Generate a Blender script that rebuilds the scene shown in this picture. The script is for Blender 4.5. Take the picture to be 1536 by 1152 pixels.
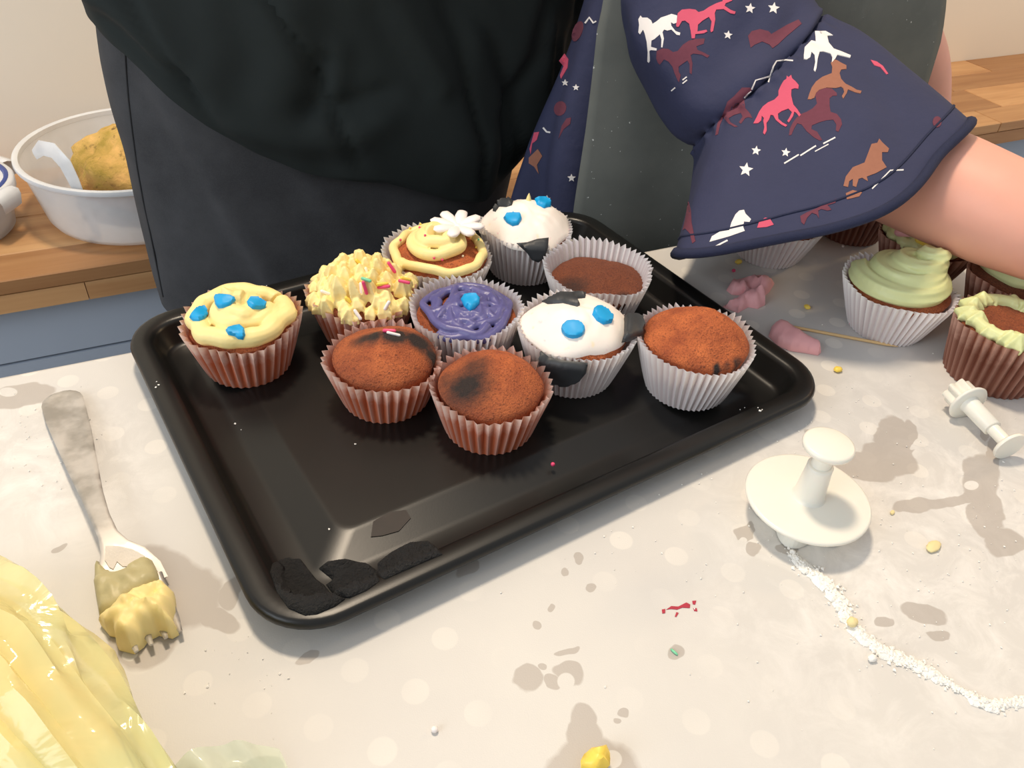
import bpy, bmesh, math, random
from mathutils import Vector as V, Matrix, noise
from mathutils.bvhtree import BVHTree
from mathutils.geometry import delaunay_2d_cdt

for o in list(bpy.data.objects):
    bpy.data.objects.remove(o)
random.seed(7)
S = bpy.context.scene
COL = S.collection
PI = math.pi

# ------------------------------------------------------------------ camera
F = 1230.0
CAM = V((-0.17475442, -0.40105985, 0.34704109))
RIGHT = V((0.9083425, -0.41486012, 0.0529621))
UP = V((0.22326472, 0.58808309, 0.77737452))
FWD = V((0.3536478, 0.69429774, -0.6268045))
cd = bpy.data.cameras.new('camera')
cam = bpy.data.objects.new('camera', cd)
COL.objects.link(cam)
cd.sensor_width = 36.0
cd.lens = 36.0 * F / 1536.0
cd.clip_start = 0.01
cam.matrix_world = Matrix(((RIGHT.x, UP.x, -FWD.x, CAM.x), (RIGHT.y, UP.y, -FWD.y, CAM.y),
                    (RIGHT.z, UP.z, -FWD.z, CAM.z), (0, 0, 0, 1)))
S.camera = cam

# ------------------------------------------------------------------ light
w = bpy.data.worlds.new('room_light')
S.world = w
w.use_nodes = True
w.node_tree.nodes['Background'].inputs[0].default_value = (0.95, 0.97, 1.0, 1)
w.node_tree.nodes['Background'].inputs[1].default_value = 0.52


def area(name, loc, target, size, power, col, size_y=None):
    l = bpy.data.lights.new(name, 'AREA')
    l.shape = 'RECTANGLE' if size_y else 'DISK'
    l.size = size
    if size_y:
        l.size_y = size_y
    l.energy = power
    l.color = col
    o = bpy.data.objects.new(name, l)
    COL.objects.link(o)
    o.location = loc
    o.rotation_euler = (V(target) - V(loc)).to_track_quat('-Z', 'Y').to_euler()
    return o


area('ceiling_lamp_light', (-0.04, 0.34, 1.55), (0.08, -0.08, 0), 0.22, 20.5, (1.0, 0.83, 0.63))
area('window_daylight', (-2.3, -0.6, 1.1), (0, 0.1, 0), 1.3, 30, (0.84, 0.92, 1.0), 1.5)
area('side_lamp_light', (1.95, 0.05, 0.95), (1.2, 0.84, 0.1), 0.25, 7.5, (1.0, 0.70, 0.38))
S.view_settings.view_transform = 'Standard'
S.view_settings.look = 'None'
S.view_settings.exposure = 0.0
S.view_settings.gamma = 1.0
S.view_settings.use_curve_mapping = False


# ------------------------------------------------------------------ pixel helpers
def ray(px, py):
    return RIGHT * ((px - 768) / F) - UP * ((py - 576) / F) + FWD


def at_z(px, py, z):
    r = ray(px, py)
    return CAM + r * ((z - CAM.z) / r.z)


def at_y(px, py, y):
    r = ray(px, py)
    return CAM + r * ((y - CAM.y) / r.y)


def at_d(px, py, d):
    return CAM + ray(px, py) * d


def crop(x0, y0, s, pts):
    return [(x0 + p[0] / s, y0 + p[1] / s) for p in pts]


def lerp(a, b, t):
    return a + (b - a) * t


def sstep(a, b, x):
    t = max(0.0, min(1.0, (x - a) / (b - a)))
    return t * t * (3 - 2 * t)


def interp(tab, x):
    if x <= tab[0][0]:
        return tab[0][1]
    for (x0, y0), (x1, y1) in zip(tab, tab[1:]):
        if x <= x1:
            return lerp(y0, y1, (x - x0) / (x1 - x0))
    return tab[-1][1]


def N3(x, y, z, s=1.0):
    return noise.noise(V((x * s, y * s, z * s)))


# ------------------------------------------------------------------ materials
def srgb(r, g, b):
    def c(u):
        u /= 255.0
        return u / 12.92 if u <= 0.04045 else ((u + 0.055) / 1.055) ** 2.4
    return (c(r), c(g), c(b), 1.0)


class NT:
    def __init__(self, name):
        self.m = bpy.data.materials.new(name)
        self.m.use_nodes = True
        self.t = self.m.node_tree
        self.b = self.t.nodes['Principled BSDF']
        self.tc = self.n('ShaderNodeTexCoord')

    def n(self, typ, **kw):
        nd = self.t.nodes.new(typ)
        for k, v in kw.items():
            setattr(nd, k, v)
        return nd

    def l(self, a, b):
        self.t.links.new(a, b)

    def set(self, sock, v):
        if hasattr(v, 'is_linked') or isinstance(v, bpy.types.NodeSocket):
            self.l(v, sock)
        else:
            sock.default_value = v

    def noise(self, scale, detail=4, rough=0.6, vec=None, dist=0.0):
        nd = self.n('ShaderNodeTexNoise')
        nd.inputs['Scale'].default_value = scale
        nd.inputs['Detail'].default_value = detail
        nd.inputs['Roughness'].default_value = rough
        nd.inputs['Distortion'].default_value = dist
        self.l(vec if vec else self.tc.outputs['Object'], nd.inputs['Vector'])
        return nd.outputs['Fac']

    def rng(self, v, a, b, c=0.0, d=1.0, smooth=False):
        nd = self.n('ShaderNodeMapRange')
        if smooth:
            nd.interpolation_type = 'SMOOTHSTEP'
        self.l(v, nd.inputs['Value'])
        for i, q in zip(('From Min', 'From Max', 'To Min', 'To Max'), (a, b, c, d)):
            nd.inputs[i].default_value = q
        return nd.outputs['Result']

    def mix(self, fac, a, b, mode='MIX'):
        nd = self.n('ShaderNodeMix', data_type='RGBA', blend_type=mode)
        self.set(nd.inputs['Factor'], fac)
        self.set(nd.inputs['A'], a)
        self.set(nd.inputs['B'], b)
        return nd.outputs['Result']

    def math(self, op, a, b=None):
        nd = self.n('ShaderNodeMath', operation=op)
        self.set(nd.inputs[0], a)
        if b is not None:
            self.set(nd.inputs[1], b)
        return nd.outputs[0]

    def attr(self, name):
        nd = self.n('ShaderNodeAttribute', attribute_name=name)
        return nd.outputs['Fac']

    def bump(self, h, strength=0.3, dist=0.001):
        nd = self.n('ShaderNodeBump')
        nd.inputs['Strength'].default_value = strength
        nd.inputs['Distance'].default_value = dist
        self.l(h, nd.inputs['Height'])
        self.l(nd.outputs[0], self.b.inputs['Normal'])

    def base(self, c):
        self.set(self.b.inputs['Base Color'], c)

    def p(self, **kw):
        for k, v in kw.items():
            self.set(self.b.inputs[k.replace('_', ' ')], v)
        return self


def plain(name, c, rough=0.6, var=0.08, nscale=60, bump=0.0, bscale=400, bd=0.0005, **kw):
    t = NT(name)
    c2 = tuple(max(0, x * (1 - 2.2 * var)) for x in c[:3]) + (1,)
    t.base(t.mix(t.noise(nscale), c, c2) if var else c)
    t.p(Roughness=rough, **kw)
    if bump:
        t.bump(t.noise(bscale, 6), bump, bd)
    return t.m


# ------------------------------------------------------------------ mesh helpers
def mk(name, verts, faces, mat, parent=None, smooth=True, attrs=None, kind=None, sharp=58):
    me = bpy.data.meshes.new(name)
    off = parent_loc(parent)
    me.from_pydata([tuple(V(v) - off) for v in verts], [], [tuple(f) for f in faces])
    if mat:
        me.materials.append(mat)
    if smooth:
        me.polygons.foreach_set('use_smooth', [True] * len(me.polygons))
    if attrs:
        for k, vals in attrs.items():
            a = me.attributes.new(k, 'FLOAT', 'POINT')
            a.data.foreach_set('value', vals)
    me.update()
    if smooth:
        me.set_sharp_from_angle(angle=math.radians(sharp))
    o = bpy.data.objects.new(name, me)
    COL.objects.link(o)
    if parent:
        o.parent = parent
    if kind:
        o['kind'] = kind
    return o


def parent_loc(p):
    l = V((0, 0, 0))
    while p is not None:
        l = l + p.location
        p = p.parent
    return l


def tag(o, label, cat, group=None, kind=None):
    o['label'] = label
    o['category'] = cat
    if group:
        o['group'] = group
    if kind:
        o['kind'] = kind
    return o


def thing(name, label, cat, loc=(0, 0, 0), group=None, kind=None):
    o = bpy.data.objects.new(name, None)
    o.empty_display_size = 0.02
    COL.objects.link(o)
    o.location = loc
    return tag(o, label, cat, group, kind)


def structure(name, kind='structure'):
    o = bpy.data.objects.new(name, None)
    COL.objects.link(o)
    o['kind'] = kind
    return o


def bvh(*meshes):
    vs, fs = [], []
    for v, f in meshes:
        k = len(vs)
        vs += [V(q) for q in v]
        fs += [tuple(i + k for i in g) for g in f]
    return BVHTree.FromPolygons(vs, fs)


def join(*meshes):
    vs, fs = [], []
    for v, f in meshes:
        k = len(vs)
        vs += [V(q) for q in v]
        fs += [tuple(i + k for i in g) for g in f]
    return vs, fs


def box(x0, x1, y0, y1, z0, z1):
    v = [(x, y, z) for x in (x0, x1) for y in (y0, y1) for z in (z0, z1)]
    f = [(0, 1, 3, 2), (4, 6, 7, 5), (0, 4, 5, 1), (2, 3, 7, 6), (0, 2, 6, 4), (1, 5, 7, 3)]
    return v, f


def grid_faces(rows, n, closed=True):
    f = []
    for i in range(rows - 1):
        for j in range(n if closed else n - 1):
            k = (j + 1) % n
            f.append((i * n + j, i * n + k, (i + 1) * n + k, (i + 1) * n + j))
    return f


def loft(rings, cap0=True, cap1=True):
    n = len(rings[0])
    v = [V(p) for r in rings for p in r]
    f = grid_faces(len(rings), n)
    if cap0:
        f.append(tuple(range(n))[::-1])
    if cap1:
        f.append(tuple(range((len(rings) - 1) * n, len(rings) * n)))
    return v, f


def tube(path, radii, n=10, flat=1.0, upv=None, flute=0, famp=0.0, cap=True, twist=0.0):
    path = [V(p) for p in path]
    m = len(path)
    if not hasattr(radii, '__len__'):
        radii = [radii] * m
    rings = []
    prev = None
    for i, p in enumerate(path):
        t = (path[min(i + 1, m - 1)] - path[max(i - 1, 0)]).normalized()
        if prev is None:
            a = V(upv) if upv else (V((0, 0, 1)) if abs(t.z) < 0.9 else V((1, 0, 0)))
        else:
            a = prev
        a = (a - t * a.dot(t))
        if a.length < 1e-6:
            a = t.orthogonal()
        a.normalize()
        prev = a if upv is None else V(upv)
        b = t.cross(a)
        r = radii[i]
        ring = []
        for j in range(n):
            th = 2 * PI * j / n
            rr = r * (1 + famp * math.cos(flute * (th + twist * i)) if flute else 1)
            ring.append(p + a * (math.cos(th) * rr * flat) + b * (math.sin(th) * rr))
        rings.append(ring)
    return loft(rings, cap, cap)


def capsule(p0, p1, r, n=8, r2=None):
    p0, p1 = V(p0), V(p1)
    d = (p1 - p0)
    L = d.length or 1e-6
    d /= L
    r2 = r if r2 is None else r2
    ts, rs = [], []
    for a in (0.02, 0.35, 0.7, 1.0):
        ts.append(p0 - d * (r * math.cos(a * PI / 2)))
        rs.append(r * math.sin(a * PI / 2))
    for a in (1.0, 0.7, 0.35, 0.02):
        ts.append(p1 + d * (r2 * math.cos(a * PI / 2)))
        rs.append(r2 * math.sin(a * PI / 2))
    return tube(ts, rs, n)


def revolve(prof, n, c, fn=None):
    rings = []
    for i, (r, z) in enumerate(prof):
        ring = []
        for j in range(n):
            th = 2 * PI * j / n
            rr, zz = (r, z) if fn is None else fn(r, z, th, i)
            ring.append((c[0] + rr * math.cos(th), c[1] + rr * math.sin(th), c[2] + zz))
        rings.append(ring)
    return rings


def ellipsoid(c, rx, ry, rz, n=14, m=9, fn=None):
    rings = []
    for i in range(m + 1):
        a = PI * (i + 0.02) / (m + 0.04) if 0 < i < m else (0.03 if i == 0 else PI - 0.03)
        ring = []
        for j in range(n):
            th = 2 * PI * j / n
            q = V((math.sin(a) * math.cos(th), math.sin(a) * math.sin(th), -math.cos(a)))
            k = 1 + (fn(q) if fn else 0)
            ring.append((c[0] + rx * q.x * k, c[1] + ry * q.y * k, c[2] + rz * q.z * k))
        rings.append(ring)
    return loft(rings)


def remesh(o, size, smooth=2, fac=0.5):
    m = o.modifiers.new('remesh', 'REMESH')
    m.mode = 'VOXEL'
    m.voxel_size = size
    m.use_smooth_shade = True
    if smooth:
        s = o.modifiers.new('smooth', 'SMOOTH')
        s.factor = fac
        s.iterations = smooth
    return o


def resample(poly, step):
    out = []
    n = len(poly)
    for i in range(n):
        a, b = poly[i], poly[(i + 1) % n]
        L = math.hypot(b[0] - a[0], b[1] - a[1])
        k = max(1, int(L / step))
        for q in range(k):
            out.append((lerp(a[0], b[0], q / k), lerp(a[1], b[1], q / k)))
    return out


def inside(p, poly):
    c = False
    n = len(poly)
    j = n - 1
    for i in range(n):
        if (poly[i][1] > p[1]) != (poly[j][1] > p[1]) and \
                p[0] < (poly[j][0] - poly[i][0]) * (p[1] - poly[i][1]) / (poly[j][1] - poly[i][1]) + poly[i][0]:
            c = not c
        j = i
    return c


def edge_dist(p, poly):
    best = 1e9
    n = len(poly)
    for i in range(n):
        a, b = poly[i], poly[(i + 1) % n]
        dx, dy = b[0] - a[0], b[1] - a[1]
        L = dx * dx + dy * dy
        t = 0 if L == 0 else max(0, min(1, ((p[0] - a[0]) * dx + (p[1] - a[1]) * dy) / L))
        best = min(best, math.hypot(p[0] - a[0] - t * dx, p[1] - a[1] - t * dy))
    return best


def star_poly(cx, cy, r, rot=-PI / 2, n=5, k=0.45):
    return [(cx + (r if i % 2 == 0 else r * k) * math.cos(rot + i * PI / n),
             cy + (r if i % 2 == 0 else r * k) * math.sin(rot + i * PI / n)) for i in range(2 * n)]


def oval(cx, cy, rx, ry, rot=0.0, n=16):
    c, s = math.cos(rot), math.sin(rot)
    return [(cx + rx * math.cos(a) * c - ry * math.sin(a) * s, cy + rx * math.cos(a) * s + ry * math.sin(a) * c)
            for a in (2 * PI * i / n for i in range(n))]


def patch(poly, tree, th, step=6.0, roundpx=0.0, sink=0.0004, relax=0, bumps=0.0, emin=0.25):
    """solid sheet laid on a surface: outline seen in the photograph, cast on the surface it lies on"""
    b = resample(poly, step)
    pts = list(b)
    xs = [p[0] for p in b]
    ys = [p[1] for p in b]
    y = min(ys) + step * 0.5
    r = 0
    while y < max(ys):
        x = min(xs) + step * (0.5 if r % 2 else 0.9)
        while x < max(xs):
            if inside((x, y), b) and edge_dist((x, y), b) > step * 0.45:
                pts.append((x, y))
            x += step
        y += step * 0.87
        r += 1
    nb = len(b)
    res = delaunay_2d_cdt([V(p) for p in pts], [(i, (i + 1) % nb) for i in range(nb)], [], 1, 1e-6)
    p2, edges, fs = res[0], res[1], res[2]
    fs = [f for f in fs if len(f) == 3]
    if not fs:
        return None
    pos, nor, hit = [], [], []
    for p in p2:
        d = ray(p[0], p[1]).normalized()
        h = tree.ray_cast(CAM, d)
        if h[0] is None:
            pos.append(None)
            nor.append(None)
            hit.append(False)
        else:
            nn = h[1] if h[1].dot(d) < 0 else -h[1]
            pos.append(h[0])
            nor.append(nn)
            hit.append(True)
    good = [i for i in range(len(p2)) if hit[i]]
    if not good:
        return None
    for i in range(len(p2)):
        if not hit[i]:
            j = min(good, key=lambda q: (p2[q] - p2[i]).length)
            d = ray(p2[i][0], p2[i][1])
            dep = (pos[j] - CAM).dot(FWD)
            pos[i] = CAM + d * dep
            nor[i] = nor[j]
    nbr = [set() for _ in p2]
    for f in fs:
        for a in range(3):
            nbr[f[a]].add(f[(a + 1) % 3])
            nbr[f[(a + 1) % 3]].add(f[a])
    for _ in range(relax):
        deps = [(q - CAM).dot(FWD) for q in pos]
        nd = [min(deps[i], sum(deps[j] for j in nbr[i]) / max(1, len(nbr[i]))) if nbr[i] else deps[i] for i in range(len(deps))]
        pos = [CAM + ray(p2[i][0], p2[i][1]) * lerp(deps[i], nd[i], 0.7) for i in range(len(deps))]
        nor = [(sum((nor[j] for j in nbr[i]), V((0, 0, 0))) + nor[i]).normalized() for i in range(len(nor))]
    bb = [(p[0], p[1]) for p in b]
    top, bot = [], []
    for i, p in enumerate(p2):
        k = 1.0
        if roundpx:
            e = min(1.0, edge_dist((p[0], p[1]), bb) / roundpx)
            k = emin + (1 - emin) * math.sqrt(max(0, 1 - (1 - e) ** 2))
        if bumps:
            k *= 1 + bumps * (N3(pos[i].x, pos[i].y, 0.3, 95) + 0.4 * N3(pos[i].x, pos[i].y, 0.7, 260))
        top.append(pos[i] + nor[i] * (th * k))
        bot.append(pos[i] - nor[i] * sink)
    m = len(p2)
    faces = []
    ec = {}
    for f in fs:
        q = [top[a] for a in f]
        nn = (q[1] - q[0]).cross(q[2] - q[0])
        if nn.dot(CAM - q[0]) < 0:
            f = f[::-1]
        faces.append(tuple(f))
        faces.append(tuple(i + m for i in f[::-1]))
        for a in range(3):
            e = (f[a], f[(a + 1) % 3])
            ec[e] = ec.get(e, 0) + 1
    for (a, c) in ec:
        if (c, a) not in ec:
            faces.append((c, a, a + m, c + m))
    return top + bot, faces


def put_patch(name, poly, tree, th, mat, parent, **kw):
    r = patch(poly, tree, th, **kw)
    if r:
        return mk(name, r[0], r[1], mat, parent)
    print('patch missed', name, poly[0])


def spot(px, py, tree):
    d = ray(px, py).normalized()
    h = tree.ray_cast(CAM, d)
    if h[0] is None:
        return None, None
    nn = h[1] if h[1].dot(d) < 0 else -h[1]
    return h[0], nn


# ------------------------------------------------------------------ material library
M = {}
M['wall'] = plain('wall_paint', srgb(238, 230, 216), 0.9, 0.02, 3, 0.05, 300)
M['floor'] = plain('floor_vinyl', srgb(120, 122, 125), 0.6, 0.1, 5)
M['cabinet'] = plain('cabinet_paint', srgb(186, 196, 210), 0.45, 0.03, 8)
M['tray'] = plain('tray_coating', srgb(21, 21, 20), 0.33, 0.12, 30, 0.06, 900, 0.0003, Specular_IOR_Level=0.42)
M['burnt'] = plain('burnt_batter', srgb(30, 30, 31), 0.6, 0.25, 300, 1.0, 700, 0.003)
M['residue'] = plain('dark_glaze', srgb(40, 28, 22), 0.6, 0.3, 150)
M['table_wood'] = plain('table_wood', srgb(150, 110, 75), 0.5, 0.1, 10)
M['yellow'] = plain('yellow_icing', srgb(250, 229, 158), 0.5, 0.03, 90, 0.12, 500, 0.0005, Subsurface_Weight=0.15, Subsurface_Radius=(0.003, 0.002, 0.001))
M['green'] = plain('green_icing', srgb(222, 226, 165), 0.45, 0.05, 90, 0.12, 500, 0.0005, Subsurface_Weight=0.15, Subsurface_Radius=(0.003, 0.003, 0.001))
M['purple'] = plain('purple_icing', srgb(98, 95, 150), 0.38, 0.12, 120, 0.15, 600, 0.0005)
M['blue'] = plain('blue_fondant', srgb(0, 160, 222), 0.5, 0.03, 100)
M['black'] = plain('black_fondant', srgb(58, 61, 64), 0.5, 0.12, 120, 0.2, 500, 0.0005)
M['white_sugar'] = plain('white_sugar', srgb(248, 240, 236), 0.45, 0.02, 100)
M['pink'] = plain('pink_fondant', srgb(252, 184, 186), 0.45, 0.05, 120, 0.1, 400, 0.0005)
M['hot_pink'] = plain('pink_sprinkle', srgb(232, 72, 118), 0.4, 0.02, 100)
M['yel_sprinkle'] = plain('yellow_sprinkle', srgb(250, 216, 90), 0.4, 0.02, 100)
M['cream_sprinkle'] = plain('cream_sprinkle', srgb(252, 240, 205), 0.4, 0.02, 100)
M['grn_sprinkle'] = plain('green_sprinkle', srgb(120, 205, 160), 0.4, 0.02, 100)
M['plastic'] = plain('white_plastic', srgb(238, 234, 222), 0.35, 0.02, 20, Subsurface_Weight=0.05)
M['skin'] = plain('skin', srgb(236, 172, 150), 0.5, 0.05, 40, 0.1, 700, 0.0004, Subsurface_Weight=0.12, Subsurface_Radius=(0.01, 0.004, 0.002))
M['wood_stick'] = plain('toothpick_wood', srgb(226, 190, 135), 0.6, 0.08, 100)
M['flour'] = plain('flour', srgb(250, 247, 240), 0.95, 0.02, 200, 0.5, 1500, 0.0006)
M['crumb'] = plain('cream_crumb', srgb(240, 222, 165), 0.7, 0.05, 200)
M['red'] = plain('red_smear', srgb(190, 45, 70), 0.5, 0.15, 300)
M['navy'] = plain('navy_jersey', srgb(50, 54, 84), 0.85, 0.10, 40, 0.35, 22, 0.006)
M['navy_hem'] = plain('navy_hem', srgb(36, 42, 72), 0.9, 0.15, 200, 0.6, 1500, 0.0008)
M['p_white'] = plain('print_white', srgb(236, 230, 226), 0.8, 0.03, 200)
M['p_pink'] = plain('print_pink', srgb(208, 84, 110), 0.85, 0.04, 200)
M['p_maroon'] = plain('print_maroon', srgb(112, 56, 72), 0.9, 0.12, 300)
M['p_tan'] = plain('print_tan', srgb(160, 106, 84), 0.9, 0.08, 300)
M['shirt'] = plain('dark_green_cotton', srgb(28, 36, 35), 0.9, 0.12, 20, 0.2, 1500, 0.0004)
M['thread'] = plain('seam_thread', srgb(56, 57, 60), 0.9, 0.1, 300)
M['hair'] = plain('hair', srgb(70, 50, 35), 0.6, 0.2, 100)


def denim():
    t = NT('black_denim')
    n1 = t.noise(14, 5)
    n2 = t.noise(900, 2)
    c = t.mix(t.rng(n1, 0.35, 0.7), srgb(50, 51, 54), srgb(70, 71, 74))
    t.base(t.mix(t.rng(n2, 0.4, 0.8, 0, 0.25), c, srgb(84, 84, 86)))
    t.p(Roughness=0.92)
    t.bump(n2, 0.25, 0.0005)
    return t.m


M['denim'] = denim()


def apron_mat():
    t = NT('charcoal_apron')
    c = t.mix(t.rng(t.noise(9, 4), 0.35, 0.7), srgb(98, 101, 96), srgb(116, 118, 112))
    sp = t.rng(t.noise(260, 2, 0.5), 0.735, 0.76)
    dust = t.math('MULTIPLY', t.rng(t.noise(24, 6, 0.7), 0.6, 0.8), 0.25)
    c = t.mix(dust, c, srgb(150, 150, 146))
    t.base(t.mix(sp, c, srgb(215, 215, 210)))
    t.p(Roughness=0.92)
    t.bump(t.noise(1500, 2), 0.25, 0.0005)
    return t.m


M['apron'] = apron_mat()


def cake_mat():
    t = NT('baked_sponge')
    n1 = t.noise(70, 5)
    n2 = t.noise(900, 3)
    c = t.mix(t.rng(n1, 0.35, 0.68), srgb(206, 112, 60), srgb(160, 78, 42))
    c = t.mix(t.rng(n2, 0.5, 0.68, 0, 0.7), c, srgb(112, 50, 30))
    pit = t.rng(t.noise(330, 3, 0.5), 0.66, 0.74, 0, 0.7)
    c = t.mix(pit, c, srgb(80, 36, 22))
    # sponge colour per cake, browned and burnt patches
    c = t.mix(t.rng(t.attr('brown'), 0, 1), c, t.mix(t.rng(n2, 0.4, 0.7), srgb(112, 60, 38), srgb(76, 38, 26)))
    edge = t.math('ADD', t.attr('burn'), t.math('MULTIPLY', t.math('SUBTRACT', t.noise(260, 4), 0.5), 0.5))
    c = t.mix(t.rng(edge, 0.1, 0.95), c, srgb(42, 31, 28))
    t.base(c)
    t.p(Roughness=0.8)
    t.bump(t.math('ADD', t.noise(330, 6), n2), 0.8, 0.0018)
    return t.m


M['cake'] = cake_mat()


def paper_mat(name, ridge, groove, low, kind):
    """pleated paper: ridges stand off the sponge, grooves and the greasy lower wall let it show through"""
    t = NT(name)
    r = t.attr('ridge')
    h = t.attr('height')
    blot = t.noise(160, 4)
    c = t.mix(t.rng(r, 0.1, 0.8), groove, ridge)
    wet = t.math('ADD', h, t.math('MULTIPLY', t.math('SUBTRACT', blot, 0.5), 0.5))
    c2 = t.mix(t.math('MULTIPLY', t.rng(r, 0.35, 1.0), 0.46 if kind else 0.7), low, ridge)
    c = t.mix(t.rng(wet, 0.62 if kind else 0.25, 0.92 if kind else 0.95), c2, c)
    t.base(c)
    t.p(Roughness=0.45 if kind else 0.7)
    tr = t.n('ShaderNodeBsdfTranslucent')
    t.l(c, tr.inputs['Color'])
    mx = t.n('ShaderNodeMixShader')
    mx.inputs[0].default_value = 0.22
    t.l(t.b.outputs[0], mx.inputs[1])
    t.l(tr.outputs[0], mx.inputs[2])
    t.l(mx.outputs[0], t.t.nodes['Material Output'].inputs['Surface'])
    return t.m


M['paper'] = paper_mat('white_paper', srgb(252, 249, 247), srgb(230, 219, 218), srgb(236, 224, 222), 0)
M['greasy'] = paper_mat('greasy_paper', srgb(246, 218, 206), srgb(216, 158, 134), srgb(206, 108, 70), 1)
M['greasy_dark'] = paper_mat('dark_greasy_paper', srgb(196, 152, 134), srgb(140, 86, 68), srgb(122, 68, 50), 1)


def fondant_mat():
    t = NT('white_fondant')
    c = t.mix(t.rng(t.noise(150, 2), 0.66, 0.74), srgb(248, 238, 228), srgb(244, 214, 212))
    c = t.mix(t.rng(t.noise(90, 2), 0.68, 0.76, 0, 0.7), c, srgb(250, 232, 190))
    t.base(c)
    t.p(Roughness=0.55, Subsurface_Weight=0.1)
    t.b.inputs['Subsurface Radius'].default_value = (0.003, 0.002, 0.002)
    t.bump(t.noise(120, 4), 0.15, 0.0015)
    return t.m


M['fondant'] = fondant_mat()


def steel_mat():
    t = NT('floury_steel')
    d = t.rng(t.noise(60, 5, 0.6), 0.38, 0.62)
    t.base(t.mix(d, srgb(176, 172, 166), srgb(196, 191, 184)))
    t.p(Metallic=t.rng(d, 0, 1, 0.85, 0.45), Roughness=t.rng(d, 0, 1, 0.30, 0.5))
    return t.m


M['steel'] = steel_mat()


def film_mat(name, col, trans, rough=0.12):
    t = NT(name)
    t.base(t.mix(t.rng(t.noise(18, 3), 0.4, 0.65), col, tuple(c * 0.9 for c in col[:3]) + (1,)))
    t.p(Roughness=rough, Specular_IOR_Level=0.6)
    tr = t.n('ShaderNodeBsdfTransparent')
    mx = t.n('ShaderNodeMixShader')
    mx.inputs[0].default_value = trans
    t.l(t.b.outputs[0], mx.inputs[1])
    t.l(tr.outputs[0], mx.inputs[2])
    t.l(mx.outputs[0], t.t.nodes['Material Output'].inputs['Surface'])
    return t


def bag_mat():
    t = film_mat('piping_bag_film', srgb(250, 240, 180), 0.40, 0.12)
    n = t.noise(16, 4)
    c = t.mix(t.rng(n, 0.42, 0.62), srgb(250, 238, 172), srgb(234, 236, 176))
    t.base(c)
    t.bump(t.noise(45, 3, 0.5, dist=1.0), 0.35, 0.004)
    return t.m


M['bag'] = bag_mat()
M['bag_tail'] = film_mat('empty_bag_film', srgb(220, 232, 205), 0.42, 0.12).m
M['bag_icing'] = plain('bag_icing', srgb(248, 226, 145), 0.5, 0.06, 20, Subsurface_Weight=0.1)
M['tub'] = film_mat('frosted_tub', srgb(240, 244, 248), 0.5, 0.3).m
M['tub_rim'] = film_mat('frosted_rim', srgb(238, 240, 242), 0.12, 0.3).m
M['blue_seal'] = plain('blue_seal', srgb(58, 78, 150), 0.4, 0.03, 50)


def bread_mat():
    t = NT('green_gold_bread')
    c = t.mix(t.rng(t.noise(30, 5), 0.35, 0.65), srgb(236, 188, 112), srgb(176, 148, 62))
    z = t.n('ShaderNodeSeparateXYZ')
    t.l(t.tc.outputs['Object'], z.inputs[0])
    crust = t.rng(t.math('ADD', z.outputs['Z'], t.math('MULTIPLY', t.noise(60, 3), 0.05)), 0.095, 0.06)
    c = t.mix(crust, c, srgb(150, 92, 42))
    c = t.mix(t.rng(t.noise(70, 4), 0.6, 0.7, 0, 0.8), c, srgb(96, 66, 28))
    t.base(c)
    t.p(Roughness=0.8)
    t.bump(t.noise(120, 5), 0.7, 0.005)
    return t.m


M['bread'] = bread_mat()


def wood_mat():
    t = NT('oak_stave')
    mp = t.n('ShaderNodeMapping')
    mp.inputs['Scale'].default_value = (2.0, 26.0, 26.0)
    oi = t.n('ShaderNodeObjectInfo')
    add = t.n('ShaderNodeVectorMath', operation='ADD')
    cmb = t.n('ShaderNodeCombineXYZ')
    t.l(t.math('MULTIPLY', oi.outputs['Random'], 40.0), cmb.inputs[0])
    t.l(t.math('MULTIPLY', oi.outputs['Random'], 17.0), cmb.inputs[1])
    t.l(t.tc.outputs['Object'], mp.inputs[0])
    t.l(mp.outputs[0], add.inputs[0])
    t.l(cmb.outputs[0], add.inputs[1])
    g = t.noise(1.6, 6, 0.6, add.outputs[0], 0.6)
    c = t.mix(t.rng(g, 0.3, 0.75), srgb(222, 180, 130), srgb(186, 136, 88))
    tone = t.mix(oi.outputs['Random'], srgb(255, 250, 244), srgb(196, 180, 166))
    t.base(t.mix(1.0, c, tone, 'MULTIPLY'))
    t.p(Roughness=0.45)
    return t.m


M['wood'] = wood_mat()


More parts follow.
